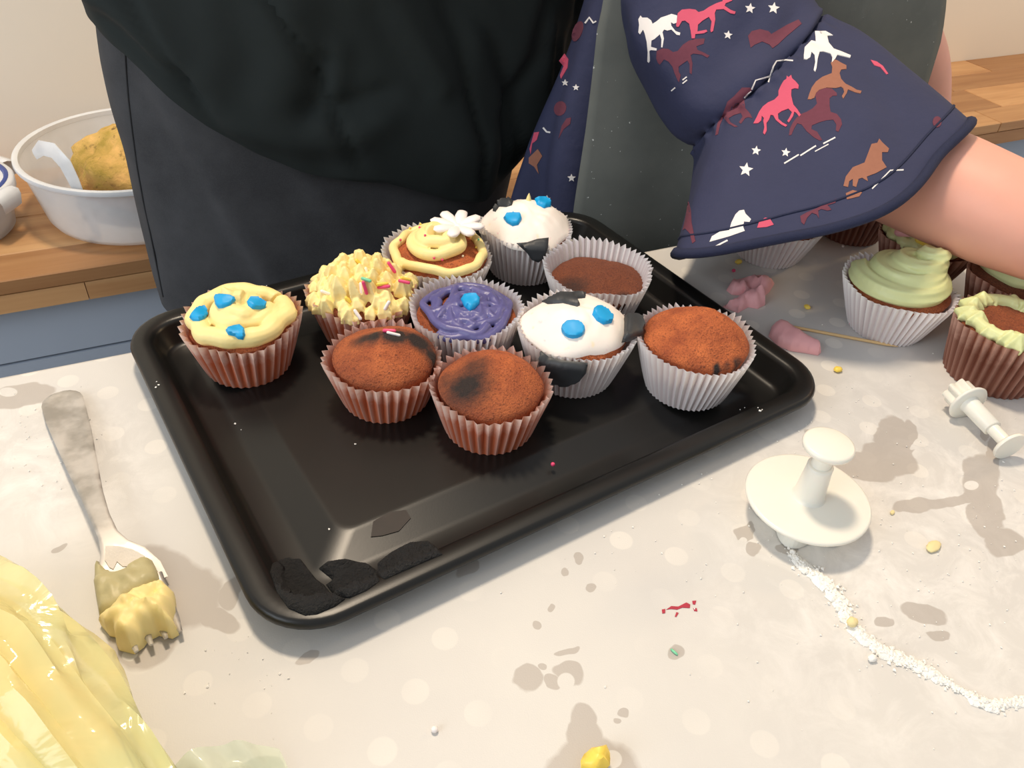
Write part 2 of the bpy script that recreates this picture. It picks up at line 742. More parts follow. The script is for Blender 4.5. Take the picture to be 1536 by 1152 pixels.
def cloth_mat():
    """wipe-clean tablecloth: printed pale dots, damp marks and dusty flour, all in table coordinates"""
    t = NT('dotted_oilcloth')
    pos = t.tc.outputs['Object']
    wob = t.n('ShaderNodeTexNoise')
    wob.inputs['Scale'].default_value = 38
    wob.inputs['Detail'].default_value = 3
    t.l(pos, wob.inputs['Vector'])
    sub = t.n('ShaderNodeVectorMath', operation='SUBTRACT')
    t.l(wob.outputs['Color'], sub.inputs[0])
    sub.inputs[1].default_value = (0.5, 0.5, 0.5)
    sc = t.n('ShaderNodeVectorMath', operation='SCALE')
    t.l(sub.outputs[0], sc.inputs[0])
    sc.inputs['Scale'].default_value = 0.017
    ad = t.n('ShaderNodeVectorMath', operation='ADD')
    t.l(pos, ad.inputs[0])
    t.l(sc.outputs[0], ad.inputs[1])
    warped = ad.outputs[0]

    def blob(cx, cy, rx, ry, rot=0.0, vec=None, soft=0.12):
        c0 = at_z(cx, cy, 0)
        ca, sa = math.cos(math.radians(rot)), math.sin(math.radians(rot))
        A = at_z(cx + rx * ca, cy + rx * sa, 0) - c0
        B = at_z(cx - ry * sa, cy + ry * ca, 0) - c0
        det = A.x * B.y - A.y * B.x
        r1 = (B.y / det, -B.x / det, 0)
        r2 = (-A.y / det, A.x / det, 0)
        s = t.n('ShaderNodeVectorMath', operation='SUBTRACT')
        t.l(vec or warped, s.inputs[0])
        s.inputs[1].default_value = (c0.x, c0.y, 0)
        ds = []
        for r in (r1, r2):
            d = t.n('ShaderNodeVectorMath', operation='DOT_PRODUCT')
            t.l(s.outputs[0], d.inputs[0])
            d.inputs[1].default_value = r
            ds.append(d.outputs['Value'])
        q = t.math('ADD', t.math('MULTIPLY', ds[0], ds[0]), t.math('MULTIPLY', ds[1], ds[1]))
        return t.rng(q, 1 + soft, 1 - soft, 0, 1)

    def union(lst):
        a = lst[0]
        for b in lst[1:]:
            a = t.math('MAXIMUM', a, b)
        return a

    # printed dots: centred lattice, 4.47 x 4.19 cm
    sep = t.n('ShaderNodeSeparateXYZ')
    t.l(pos, sep.inputs[0])

    def lat(ox, oy):
        fx = t.math('SUBTRACT', t.math('FRACT', t.math('DIVIDE', t.math('ADD', sep.outputs[0], 10 * 0.0447 - ox + 0.02235), 0.0447)), 0.5)
        fy = t.math('SUBTRACT', t.math('FRACT', t.math('DIVIDE', t.math('ADD', sep.outputs[1], 30 * 0.0419 - oy + 0.02095), 0.0419)), 0.5)
        fx = t.math('MULTIPLY', fx, 0.0447)
        fy = t.math('MULTIPLY', fy, 0.0419)
        return t.math('SQRT', t.math('ADD', t.math('MULTIPLY', fx, fx), t.math('MULTIPLY', fy, fy)))
    dd = t.math('MINIMUM', lat(-0.0912, -0.2258), lat(-0.0689, -0.2467))
    dots = t.rng(dd, 0.0068, 0.0060)
    fade = t.rng(t.noise(6, 3), 0.40, 0.64, 0.0, 1.0)
    dots = t.math('MULTIPLY', dots, fade)

    n1 = t.noise(5, 4)
    c = t.mix(t.rng(n1, 0.35, 0.68), srgb(215, 212, 206), srgb(205, 202, 198))
    c = t.mix(t.math('MULTIPLY', dots, 0.6), c, srgb(233, 228, 219))
    # flour smeared thinly over the working corner
    zone = union([blob(1420, 800, 360, 340, 20, None, 0.75), blob(1010, 640, 160, 60, -25, None, 0.8),
                  blob(80, 690, 150, 120, 0, None, 0.8)])
    fl = t.math('MULTIPLY', t.rng(t.noise(34, 7, 0.72, None, 0.8), 0.44, 0.66), zone)
    c = t.mix(t.math('MULTIPLY', fl, 0.7), c, srgb(236, 233, 228))
    damp = [blob(790, 1022, 27, 20), blob(828, 1030, 12, 13), blob(817, 1004, 8, 7), blob(858, 1010, 25, 21),
            blob(852, 972, 18, 6, -14), blob(878, 1082, 22, 28), blob(890, 1160, 76, 60), blob(876, 1105, 30, 30),
            blob(240, 880, 95, 62, 12), blob(215, 960, 50, 46, -20), blob(325, 930, 34, 18, 10),
            blob(35, 592, 52, 16, -12), blob(95, 815, 14, 5, -22), blob(1012, 981, 14, 12),
            blob(938, 1068, 8, 7), blob(928, 1081, 6, 5), blob(850, 857, 7, 6), blob(872, 838, 6, 7), blob(800, 940, 6, 5),
            blob(826, 912, 7, 9), blob(888, 880, 7, 7), blob(1178, 822, 16, 9), blob(1117, 802, 18, 14), blob(1128, 825, 14, 9),
            blob(1128, 796, 9, 11), blob(1320, 690, 40, 24, -8), blob(1335, 650, 22, 30), blob(1364, 660, 12, 34, -12),
            blob(1300, 700, 50, 20, 10), blob(1352, 690, 26, 24), blob(1470, 715, 30, 40), blob(1485, 700, 12, 50, 8),
            blob(1430, 748, 50, 10, -12), blob(1380, 760, 40, 12, -6), blob(1478, 765, 24, 42, -14), blob(1505, 812, 26, 22), blob(1380, 915, 40, 14, 12),
            blob(1405, 950, 14, 10), blob(1322, 930, 14, 9), blob(1215, 660, 8, 18, -30), blob(1480, 650, 8, 14, 20),
            blob(400, 800, 14, 22, -25), blob(345, 890, 16, 26, 20), blob(470, 990, 20, 10, -25), blob(700, 850, 20, 9, -26)]
    wet = union(damp)
    dry = union([blob(849, 1022, 13, 13, 0, pos), blob(918, 1139, 15, 14, 0, pos), blob(12, 588, 14, 7, 0, pos),
                 blob(1457, 728, 11, 7, 0, pos), blob(1378, 665, 6, 12, 20), blob(196, 985, 14, 10), blob(1110, 812, 12, 7)])
    wet = t.math('MULTIPLY', wet, t.math('SUBTRACT', 1.0, dry))
    c = t.mix(t.math('MULTIPLY', wet, 0.72), c, srgb(172, 163, 154))
    t.base(c)
    t.p(Roughness=t.rng(wet, 0, 1, 0.5, 0.42), Specular_IOR_Level=0.35)
    weave = t.noise(1300, 2)
    t.bump(t.math('ADD', weave, t.math('MULTIPLY', t.noise(30, 4), 1.5)), 0.08, 0.0012)
    return t.m


M['cloth'] = cloth_mat()

# ------------------------------------------------------------------ setting
FLOOR = -0.86
v, f = box(-1.6, 2.6, 0.84, 0.94, FLOOR, 1.75)
o = mk('wall_back', v, f, M['wall'], smooth=False, kind='structure')
v, f = box(-1.6, 2.6, -1.6, 0.94, FLOOR - 0.05, FLOOR)
o = mk('floor', v, f, M['floor'], smooth=False, kind='structure')

# oak worktop along the wall, staves as parts
CT, CY0, CY1 = -0.17, 0.542, 0.84
wt = thing('worktop', 'long oak block worktop along the cream wall, edge towards the table', 'worktop', (0.5, 0.69, CT - 0.042))
v, f = box(-1.3, 2.4, CY0 + 0.004, CY1, CT - 0.042, CT - 0.006)
mk('core', v, f, M['wood'], wt, smooth=False)
rng = random.Random(4)
rowy = [CY0, CY0 + 0.062, CY0 + 0.155, CY0 + 0.225, CY1]
stave_n = 0
for r in range(4):
    x = -1.3 - rng.random() * 0.2
    while x < 2.4:
        L = rng.uniform(0.34, 0.62)
        x1 = min(x + L, 2.4)
        xa = max(x, -1.3)
        if x1 - xa > 0.04:
            g = 0.0006
            v, f = box(xa + g, x1 - g, rowy[r] + g, rowy[r + 1] - g, CT - 0.0055, CT)
            if r == 0:
                v, f = box(xa + g, x1 - g, rowy[r], rowy[r + 1] - g, CT - 0.018, CT)
            ob = mk('stave', v, f, M['wood'], wt, smooth=False)
            bm_ = ob.modifiers.new('bevel', 'BEVEL')
            bm_.width = 0.0012
            bm_.segments = 1
        x = x1
x = -1.3
while x < 2.4:
    x1 = min(x + rng.uniform(0.3, 0.6), 2.4)
    v, f = box(x + 0.0005, x1 - 0.0005, CY0 + 0.0005, CY0 + 0.01, CT - 0.042, CT - 0.0186)
    mk('edge_stave', v, f, M['wood'], wt, smooth=False)
    x = x1

# painted cabinets below it
cabspots = ['pale blue painted cabinet under the worktop below the round tub of bread',
            'pale blue painted cabinet under the worktop behind the person in black jeans',
            'pale blue painted cabinet under the worktop behind the person in the horse print sleeve',
            'pale blue painted cabinet under the worktop beyond the bare forearm']
for i, lb in enumerate(cabspots):
    x0 = -1.05 + i * 0.9
    c = thing('cabinet', lb, 'cabinet', (x0 + 0.45, 0.7, FLOOR), 'cabinets under the worktop')
    v, f = box(x0 + 0.002, x0 + 0.898, 0.585, 0.834, FLOOR + 0.08, CT - 0.043)
    mk('carcass', v, f, M['cabinet'], c, smooth=False)
    v, f = box(x0 + 0.01, x0 + 0.89, 0.61, 0.834, FLOOR, FLOOR + 0.08)
    mk('plinth', v, f, M['cabinet'], c, smooth=False)
    v, f = box(x0 + 0.004, x0 + 0.896, 0.567, 0.585, CT - 0.125, CT - 0.05)
    d = mk('drawer', v, f, M['cabinet'], c, smooth=False)
    v, f = capsule((x0 + 0.38, 0.556, CT - 0.09), (x0 + 0.52, 0.556, CT - 0.09), 0.005)
    mk('handle', v, f, M['steel'], d)
    for k in range(2):
        v, f = box(x0 + 0.004 + k * 0.447, x0 + 0.449 + k * 0.447, 0.567, 0.585, FLOOR + 0.085, CT - 0.129)
        d = mk('door', v, f, M['cabinet'], c, smooth=False)
        v, f = capsule((x0 + 0.41 + k * 0.08, 0.556, CT - 0.28), (x0 + 0.41 + k * 0.08, 0.556, CT - 0.17), 0.005)
        mk('handle', v, f, M['steel'], d)

# table and cloth
TX0, TX1, TY0, TY1 = -0.85, 1.15, -0.85, 0.110
tb = thing('table', 'kitchen table under the dotted grey tablecloth', 'table', (0.15, -0.37, FLOOR))
v, f = box(TX0 + 0.006, TX1 - 0.006, TY0 + 0.006, TY1 - 0.006, -0.034, -0.0015)
mk('table_top', v, f, M['table_wood'], tb, smooth=False)
for x in (TX0 + 0.08, TX1 - 0.08):
    for y in (TY0 + 0.08, TY1 - 0.08):
        v, f = box(x - 0.03, x + 0.03, y - 0.03, y + 0.03, FLOOR, -0.034)
        mk('leg', v, f, M['table_wood'], tb, smooth=False)
# cloth: flat top with rounded fall over every edge
rings = []
prof = [(0.0, 0.0), (0.003, -0.0012), (0.0045, -0.005), (0.005, -0.05), (0.006, -0.17)]
nseg = 40
for d, z in prof:
    ring = []
    cs = [(TX0, TY0), (TX1, TY0), (TX1, TY1), (TX0, TY1)]
    for k in range(4):
        a, b = cs[k], cs[(k + 1) % 4]
        for q in range(nseg):
            x = lerp(a[0], b[0], q / nseg)
            y = lerp(a[1], b[1], q / nseg)
            wv = 0.004 * math.sin(q * 1.7 + k) * min(1.0, -z / 0.15)
            ex = (-1 if x <= TX0 else 0) + (1 if x >= TX1 else 0)
            ey = (-1 if y <= TY0 else 0) + (1 if y >= TY1 else 0)
            ring.append((x + ex * (d - 0.0045 + wv), y + ey * (d - 0.0045 + wv), z))
    rings.append(ring)
v, f = loft(rings, True, False)
f[-1] = f[-1][::-1]
cl = mk('tablecloth', v, f, M['cloth'])
for p in cl.data.polygons:
    if len(p.vertices) > 4:
        p.use_smooth = False
tag(cl, 'pale grey wipe-clean tablecloth with faint round dots, damp marks and flour', 'tablecloth')
table_tree = bvh(([(TX0, TY0, 0), (TX1, TY0, 0), (TX1, TY1, 0), (TX0, TY1, 0)], [(0, 1, 2, 3)]))

# ------------------------------------------------------------------ baking tray
TA = 0.1437
TC, TS = math.cos(TA), math.sin(TA)
HX, HY, R0 = 0.1925, 0.1460, 0.036


def tray_ring(d, z, n=10):
    r = max(R0 - d, 0.010)
    hx, hy = HX - d, HY - d
    out = []
    for k, (sx, sy) in enumerate(((1, 1), (-1, 1), (-1, -1), (1, -1))):
        for q in range(n + 1):
            a = PI / 2 * (k + q / n)
            x = sx * (hx - r) + r * math.cos(a)
            y = sy * (hy - r) + r * math.sin(a)
            out.append(V((x * TC - y * TS, x * TS + y * TC, z)))
    return out


FLZ = 0.0074
tprof = [(0.0042, 0.0150), (0.0022, 0.0138), (0.0004, 0.0146), (0.0, 0.0164), (0.001, 0.0186), (0.0032, 0.0196), (0.0115, 0.0194),
         (0.0138, 0.0184), (0.0152, 0.0160), (0.0195, 0.0050), (0.0212, 0.0032), (0.0240, 0.0024), (0.0345, 0.0022), (0.0370, 0.0024),
         (0.0385, 0.0028), (0.0545, 0.0067), (0.0560, 0.0072), (0.0575, FLZ), (0.0590, FLZ), (0.0620, FLZ)]
tray = thing('baking_tray', 'black rectangular baking tray holding ten cupcakes on the table', 'tray', (0, 0, 0.0016))
v, f = loft([tray_ring(d, z) for d, z in tprof], False, True)
tray_mesh = (v, f)
to = mk('pan', v, f, M['tray'], tray)
for p in to.data.polygons:
    if len(p.vertices) > 4:
        p.use_smooth = True
sm = to.modifiers.new('solid', 'SOLIDIFY')
sm.thickness = 0.0007
sm.offset = -1
tray_tree = bvh(tray_mesh)
# baked-on spill in the near corner and along the near side
B3 = lambda p: crop(180, 600, 2.8444, p)
put_patch('burnt_spill', B3([(640, 735), (650, 700), (700, 682), (770, 683), (800, 720), (840, 770), (870, 790), (900, 830), (960, 850), (920, 880), (840, 915), (790, 920), (720, 890), (670, 820)]),
          tray_tree, 0.0028, M['burnt'], tray, step=4, roundpx=7, bumps=0.9)
put_patch('burnt_spill', B3([(850, 720), (890, 690), (960, 680), (1050, 700), (1105, 735), (1105, 775), (1050, 815), (980, 845), (920, 840), (880, 790), (910, 770)]),
          tray_tree, 0.0028, M['burnt'], tray, step=4, roundpx=7, bumps=0.9)
put_patch('burnt_spill', B3([(1100, 700), (1160, 650), (1240, 610), (1310, 605), (1350, 630), (1375, 660), (1300, 690), (1200, 735), (1130, 765), (1095, 745)]),
          tray_tree, 0.0028, M['burnt'], tray, step=4, roundpx=7, bumps=0.9)
put_patch('baked_on_stain', B3([(1070, 585), (1080, 520), (1150, 480), (1220, 470), (1240, 505), (1190, 560), (1120, 580)]),
          tray_tree, 0.0005, M['residue'], tray, step=6)

# ------------------------------------------------------------------ cupcakes
ALLCUP = {}


def frustum_case(c, rb, rt, H, pleats, rnd, torn=0.0, lean=(0, 0)):
    rows = 9
    k = 4
    n = pleats * k
    ph = rnd.random() * 6
    verts, ridge, height = [], [], []
    jit = [rnd.uniform(-1, 1) for _ in range(pleats)]
    for i in range(rows):
        t = i / (rows - 1)
        for j in range(n):
            th = 2 * PI * j / n
            w_ = (0.0, 0.5, 1.0, 0.5)[j % k]
            amp = lerp(0.0006, 0.0018, t)
            r = lerp(rb, rt, t ** 0.9) + amp * (w_ - 0.5) * 2
            r += 0.0018 * t * N3(math.cos(th) * 1.3 + ph, math.sin(th) * 1.3, ph) * 2
            r += 0.0007 * t * jit[(j // k) % pleats]
            z = H * t
            if i == rows - 1:
                z += 0.0007 * (w_ - 0.5) * 2 + 0.0007 * jit[(j // k) % pleats]
            z += H * 0.10 * t * N3(math.cos(th) * 0.9 + ph, math.sin(th) * 0.9, 3.3 + ph)
            verts.append(V((c[0] + r * math.cos(th) + lean[0] * t, c[1] + r * math.sin(th) + lean[1] * t, c[2] + z)))
            ridge.append(w_)
            height.append(t)
    faces = grid_faces(rows, n)
    b = len(verts)
    verts.append(V((c[0], c[1], c[2] + 0.0002)))
    ridge.append(0.5)
    height.append(0)
    for j in range(n):
        faces.append((b, (j + 1) % n, j))
    return verts, faces, ridge, height


def cake_shape(c, rb, rt, H, dome, ph, sink=0.0, lump=0.0012, off=(0, 0)):
    """sponge: fills the case, domed top"""
    n = 56
    prof = []
    for t in (0.0, 0.35, 0.7, 1.0):
        prof.append((lerp(rb, rt, t) - 0.0020, 0.0008 + (H - sink - 0.001) * t))
    r1, z1 = prof[-1]
    m = 15
    for i in range(1, m + 1):
        a = i / m
        rr = r1 * (1 - a) if i < m else 0.0006
        u = rr / r1
        prof.append((rr, z1 + dome * (1 - u ** 2.2) + 0.0015 * math.sin(min(1, a * 6) * PI / 2)))

    def fn(r, z, th, i):
        x, y = math.cos(th) * r, math.sin(th) * r
        k = 1 if i > 2 else 0
        d = lump * 1.6 * N3(x + ph, y, 0.3, 55) + lump * 0.8 * N3(x + ph, y, 0.7, 190)
        if off != (0, 0) and i > 3:
            q = math.exp(-((x - off[0]) ** 2 + (y - off[1]) ** 2) / (2 * 0.0125 ** 2))
            d += 0.0045 * q
        return r * (1 + (0.02 * N3(math.cos(th) + ph, math.sin(th), 0.1, 1.5))), z + d * k
    rings = revolve(prof, n, c, fn)
    return loft(rings)


def dome_tree(key):
    return ALLCUP[key]['tree']


def cupcake(key, label, x, y, z0, rt, H=0.039, rb=0.0265, dome=0.010, sink=0.003, case='paper', pleats=50,
            brown=0.0, burn=None, off=(0, 0), group=None, name='cupcake'):
    rnd = random.Random(key * 13 + 1)
    root = thing(name, label, 'cupcake', (x, y, z0), group)
    c = (x, y, z0)
    cv, cf, ridge, height = frustum_case(c, rb, rt, H, pleats, rnd)
    mk('paper_case', cv, cf, M[case], root, attrs={'ridge': ridge, 'height': height})
    v, f = cake_shape(c, rb, rt - 0.0015, H, dome, key * 1.7, sink, off=off)
    br, bu = [], []
    t0 = bvh((v, f))
    hits = []
    for (bx, by, r, s) in (burn or []):
        hp, nn = spot(bx, by, t0)
        if hp is not None:
            hits.append((hp, r, s))
    for p in v:
        g = math.exp(-((p.x - x - off[0]) ** 2 + (p.y - y - off[1]) ** 2) / (2 * 0.013 ** 2)) if off != (0, 0) else 0.0
        br.append(brown * (1 - g))
        b = 0.0
        for (hp, r, s) in hits:
            d = (V((p.x, p.y)) - V((hp.x, hp.y))).length
            b = max(b, s * (1 - sstep(r * 0.1, r, d)))
        bu.append(b)
    mk('sponge', v, f, M['cake'], root, attrs={'brown': br, 'burn': bu})
    ALLCUP[key] = dict(root=root, c=V(c), cake=(v, f), case=(cv, cf), rt=rt, H=H, dome=dome, sink=sink,
                       tree=bvh((v, f)), full=bvh((v, f), (cv, cf)))
    return root


def cup_top(key, x, y):
    """height of the sponge at an offset from the cup axis"""
    d = ALLCUP[key]
    h = d['tree'].ray_cast(V((d['c'].x + x, d['c'].y + y, d['c'].z + 0.2)), V((0, 0, -1)))
    return h[0].z if h[0] is not None else d['c'].z + d['H'] - d['sink']


def rope(key, pts, rad, n=10, lift=0.6, flute=0, famp=0.0, wob=0.0):
    """icing rope over the sponge; pts are (angle, radius, extra height)"""
    d = ALLCUP[key]
    path, rr = [], []
    for i, (a, r, e) in enumerate(pts):
        ox, oy = r * math.cos(a), r * math.sin(a)
        R = rad(i / (len(pts) - 1)) if callable(rad) else rad
        ox += wob * N3(i * 0.23, key, 0.5)
        oy += wob * N3(i * 0.23, key, 7.5)
        path.append(V((d['c'].x + ox, d['c'].y + oy, cup_top(key, ox, oy) + R * lift + e)))
        rr.append(R * (1 + 0.10 * N3(i * 0.31, key, 2.0)))
    for _ in range(2):
        path = [path[0]] + [(path[i - 1] + path[i] * 2 + path[i + 1]) / 4 for i in range(1, len(path) - 1)] + [path[-1]]
    return tube(path, rr, n, flute=flute, famp=famp)


def spiral(a0, turns, r0, r1, z0=0.0, z1=0.0, n=90, pw=1.0):
    return [(a0 + turns * 2 * PI * i / n, lerp(r0, r1, (i / n) ** pw), lerp(z0, z1, (i / n) ** 1.5)) for i in range(n + 1)]


def icing(key, meshes, mat, name='icing', vox=0.0008, smooth=3):
    v, f = join(*meshes)
    o = mk(name, v, f, mat, ALLCUP[key]['root'])
    remesh(o, vox, smooth)
    ALLCUP[key]['ice'] = bvh((v, f), ALLCUP[key]['cake'], ALLCUP[key]['case'])
    return o


def sprinkle(key, px, py, ang, L, r, mat, lift=0.7, name='sprinkle'):
    t = ALLCUP[key].get('ice', ALLCUP[key]['full'])
    p, nn = spot(px, py, t)
    if p is None:
        return
    # direction on the surface from the direction seen
    q = at_d(px + math.cos(ang) * 8, py + math.sin(ang) * 8, (p - CAM).dot(FWD)) - p
    q = (q - nn * q.dot(nn)).normalized()
    c = p + nn * (r * lift)
    v, f = capsule(c - q * L / 2, c + q * L / 2, r, 8)
    mk(name, v, f, mat, ALLCUP[key]['root'])


def ball(key, px, py, r, mat, name='sugar_ball'):
    t = ALLCUP[key].get('ice', ALLCUP[key]['full'])
    p, nn = spot(px, py, t)
    if p is None:
        return
    v, f = ellipsoid(p + nn * r * 0.6, r, r, r, 10, 6)
    mk(name, v, f, mat, ALLCUP[key]['root'])


G_ON = 'cupcakes on the black baking tray'
G_OFF = 'cupcakes standing on the tablecloth'
Z = FLZ + 0.0002
cupcake(1, 'cupcake with a pale yellow icing swirl and four blue sugar hearts', -0.1375, 0.0575, Z, 0.0362, H=0.035, case='greasy', pleats=34, dome=0.0045, brown=0.35, group=G_ON)
cupcake(2, 'cupcake covered in small yellow icing stars with pink and white sprinkles', -0.0560, 0.0650, Z, 0.0365, H=0.036, case='greasy', pleats=36, dome=0.012, brown=0.6, group=G_ON)
cupcake(3, 'cupcake with loose yellow icing coil and a white sugar daisy', 0.0095, 0.0925, Z, 0.0385, H=0.038, dome=0.008, brown=0.12, group=G_ON)
cupcake(4, 'white fondant face cupcake with blue eyes, beside the daisy cupcake', 0.0870, 0.1065, Z, 0.0358, dome=0.012, brown=0.5, group=G_ON)
cupcake(5, 'plain dark brown cupcake sunk low inside its white paper case', 0.1095, 0.0307, Z, 0.0383, dome=0.005, sink=0.012, brown=0.85,
        burn=[(858, 430, 0.022, 0.75), (938, 448, 0.010, 1.0), (845, 440, 0.02, 0.6)], group=G_ON)
cupcake(6, 'cupcake with messy purple icing strands and one blue heart', 0.0005, 0.0160, Z, 0.0362, dome=0.005, sink=0.007, brown=0.3, group=G_ON)
cupcake(7, 'white fondant face cupcake with blue eyes and dark snout, touching the plain orange cupcake', 0.0591, -0.0286, Z, 0.0365, dome=0.012, brown=0.15, group=G_ON)
cupcake(8, 'plain orange domed cupcake in a white paper case', 0.1253, -0.0676, Z, 0.0374, H=0.039, dome=0.0122, sink=-0.0002, brown=0.0,
        burn=[(1074, 562, 0.0045, 1.5), (1090, 560, 0.003, 1.4), (1104, 553, 0.004, 1.5)], off=(0.004, 0.002), group=G_ON)
cupcake(9, 'plain cupcake in greasy paper, its far edge burnt black with two sprinkles', -0.0637, -0.0075, Z, 0.0350, H=0.0335, case='greasy', pleats=36, dome=0.0082,
        sink=0.001, brown=0.34, burn=[(592, 502, 0.017, 1.2), (652, 538, 0.013, 1.1), (545, 509, 0.013, 0.9), (627, 512, 0.016, 1.2), (560, 504, 0.014, 1.0)], off=(0.002, -0.004), group=G_ON)
cupcake(10, 'plain cupcake in greasy paper with a round burnt patch on top', -0.0136, -0.0570, Z, 0.0350, H=0.0335, case='greasy', pleats=36, dome=0.0098, sink=0.001, brown=0.36,
        burn=[(700, 578, 0.024, 1.0), (712, 552, 0.018, 0.75), (672, 572, 0.016, 0.6)], off=(0.010, 0.004), group=G_ON)
T0 = 0.0003
cupcake(11, 'cupcake with a tall peaked pale green icing swirl in white paper', 0.3194, -0.0545, T0, 0.0395, dome=0.006, brown=0.35, pleats=48, group=G_OFF)
cupcake(12, 'cupcake with a ring of pale green icing stars around bare sponge', 0.3485, -0.1275, T0, 0.0381, H=0.043, rb=0.030, case='greasy_dark', pleats=38, dome=0.004, brown=0.6, group=G_OFF)
cupcake(13, 'cupcake in white paper half hidden under the navy sleeve hem', 0.3040, 0.0690, T0, 0.0385, H=0.035, dome=0.002, brown=0.4, group=G_OFF)
cupcake(14, 'brown cased cupcake with green icing behind the frilly pink-topped one', 0.4020, 0.0750, T0, 0.0370, case='greasy_dark', pleats=38, dome=0.004, brown=0.9, group=G_OFF)
cupcake(15, 'brown cased cupcake with frilly green icing and a pink sugar piece', 0.4030, -0.0030, T0, 0.0385, H=0.037, case='greasy_dark', pleats=38, dome=0.005, brown=0.9, group=G_OFF)
cupcake(16, 'brown cased cupcake with smeared green icing under the bare forearm', 0.4180, -0.0800, T0, 0.0385, case='greasy_dark', pleats=38, dome=0.006, brown=0.9, group=G_OFF)

# 1: swirl with tail and hearts
m1 = [rope(1, spiral(0.35, -0.98, 0.0275, 0.0262, 0.0, 0.0, 70), 0.0062, 12, 0.5, wob=0.004),
      rope(1, spiral(0.2, -1.9, 0.0165, 0.005, 0.0, 0.005, 80), lambda t: lerp(0.0056, 0.0066, t), 12, 0.5, wob=0.003),
      rope(1, [(0.1 - 0.1 * i, lerp(0.0265, 0.0170, i / 9), 0.0) for i in range(10)], 0.0050, 10, 0.5),
      rope(1, [(1.2 - i * 0.09, 0.026 + 0.0004 * i, 0.0) for i in range(16)], lambda t: lerp(0.0050, 0.0038, t), 10, 0.4)]
c1 = ALLCUP[1]['c']
m1.append(tube([c1 + V((-0.002, 0.004, 0.039)), c1 + V((-0.003, 0.004, 0.046)), c1 + V((-0.005, 0.006, 0.0515)), c1 + V((-0.007, 0.008, 0.0560))], [0.010, 0.0078, 0.0040, 0.0006], 12))
icing(1, m1, M['yellow'])
B1 = lambda p: crop(260, 410, 6.065, p)
for poly in ([(372, 235), (380, 200), (420, 188), (500, 195), (555, 215), (568, 245), (520, 290), (450, 318), (410, 320), (385, 285)],
             [(148, 405), (185, 340), (225, 305), (270, 297), (300, 320), (308, 385), (285, 415), (235, 435), (180, 435)],
             [(475, 520), (500, 490), (550, 472), (600, 462), (645, 500), (655, 560), (635, 605), (590, 600), (560, 575), (500, 560)],
             [(668, 262), (700, 225), (750, 215), (800, 240), (845, 275), (835, 315), (790, 332), (720, 325), (680, 295)]):
    put_patch('sugar_heart', B1(poly), ALLCUP[1]['ice'], 0.0024, M['blue'], ALLCUP[1]['root'], step=2.5, roundpx=2, relax=16)

# 2: chopped stars of icing with sprinkles
rn = random.Random(21)
m2 = []
c2 = ALLCUP[2]['c']
for r, k in ((0.0315, 21), (0.0265, 17), (0.0195, 13), (0.0120, 8), (0.004, 3)):
    for i in range(k):
        a = 2 * PI * i / k + rn.uniform(-0.15, 0.15) + r * 40
        rr = r + rn.uniform(-0.002, 0.002)
        ox, oy = rr * math.cos(a), rr * math.sin(a)
        z = cup_top(2, ox, oy)
        h = rn.uniform(0.006, 0.0105) + (0.004 if r < 0.02 else 0)
        s = rn.uniform(0.0042, 0.0058)
        tx, ty = rn.uniform(-0.003, 0.003), rn.uniform(-0.003, 0.003)
        b = c2 + V((ox, oy, z - c2.z - 0.003))
        m2.append(tube([b, b + V((tx * 0.3, ty * 0.3, h * 0.5)), b + V((tx * 0.7, ty * 0.7, h * 0.85)), b + V((tx, ty, h * 1.25))],
                       [s * 1.05, s * 1.1, s * 0.8, s * rn.uniform(0.08, 0.5)], 10, flute=5, famp=0.22))
icing(2, m2, M['yellow'], vox=0.0007, smooth=2)
for px, py, ang, L, mt in ((547, 431, 1.2, 0.008, 'hot_pink'), (540, 433, 1.5, 0.006, 'white_sugar'), (576, 430, -0.15, 0.007, 'hot_pink'),
                           (573, 426, -0.1, 0.006, 'yel_sprinkle'), (587, 401, 0.9, 0.007, 'hot_pink'), (606, 424, 0.2, 0.006, 'hot_pink'),
                           (608, 418, 0.3, 0.006, 'yel_sprinkle'), (549, 410, 0.15, 0.006, 'cream_sprinkle'), (550, 419, 0.3, 0.005, 'grn_sprinkle'),
                           (488, 439, 0.3, 0.005, 'white_sugar'), (581, 458, -1.0, 0.005, 'white_sugar'), (535, 473, 0.2, 0.006, 'white_sugar'),
                           (521, 450, 0.4, 0.003, 'yel_sprinkle'), (536, 393, 0.3, 0.003, 'yel_sprinkle')):
    sprinkle(2, px, py, ang, L, 0.00115, M[mt])

# 3: thin outer ring, inner coil and daisy
m3 = [rope(3, spiral(3.4, 1.02, 0.0325, 0.031, 0, 0, 70), 0.0036, 10, 0.6, wob=0.004),
      rope(3, spiral(0.4, 2.4, 0.0235, 0.004, 0, 0.006, 80), lambda t: lerp(0.0042, 0.0055, t), 12, 0.6, wob=0.003),
      rope(3, [(0.45 + 0.1 * i, 0.031 - 0.0011 * i, 0) for i in range(8)], 0.0036, 10, 0.6)]
icing(3, m3, M['yellow'])
p, nn = spot(686, 345, ALLCUP[3]['ice'])
fl = mk('sugar_daisy', *ellipsoid(p + V((0, 0, 0.003)), 0.0035, 0.0035, 0.002, 12, 6), M['white_sugar'], ALLCUP[3]['root'])
cc = p + V((0, 0, 0.0032))
for i in range(8):
    a = 2 * PI * i / 8 + 0.2
    d = V((math.cos(a), math.sin(a), 0.12))
    q = [cc + d * t for t in (0.002, 0.006, 0.012, 0.0175, 0.0200)]
    v, f = tube(q, [0.0018, 0.0034, 0.0046, 0.0040, 0.0008], 12, flat=0.55)
    mk('petal', v, f, M['white_sugar'], fl)
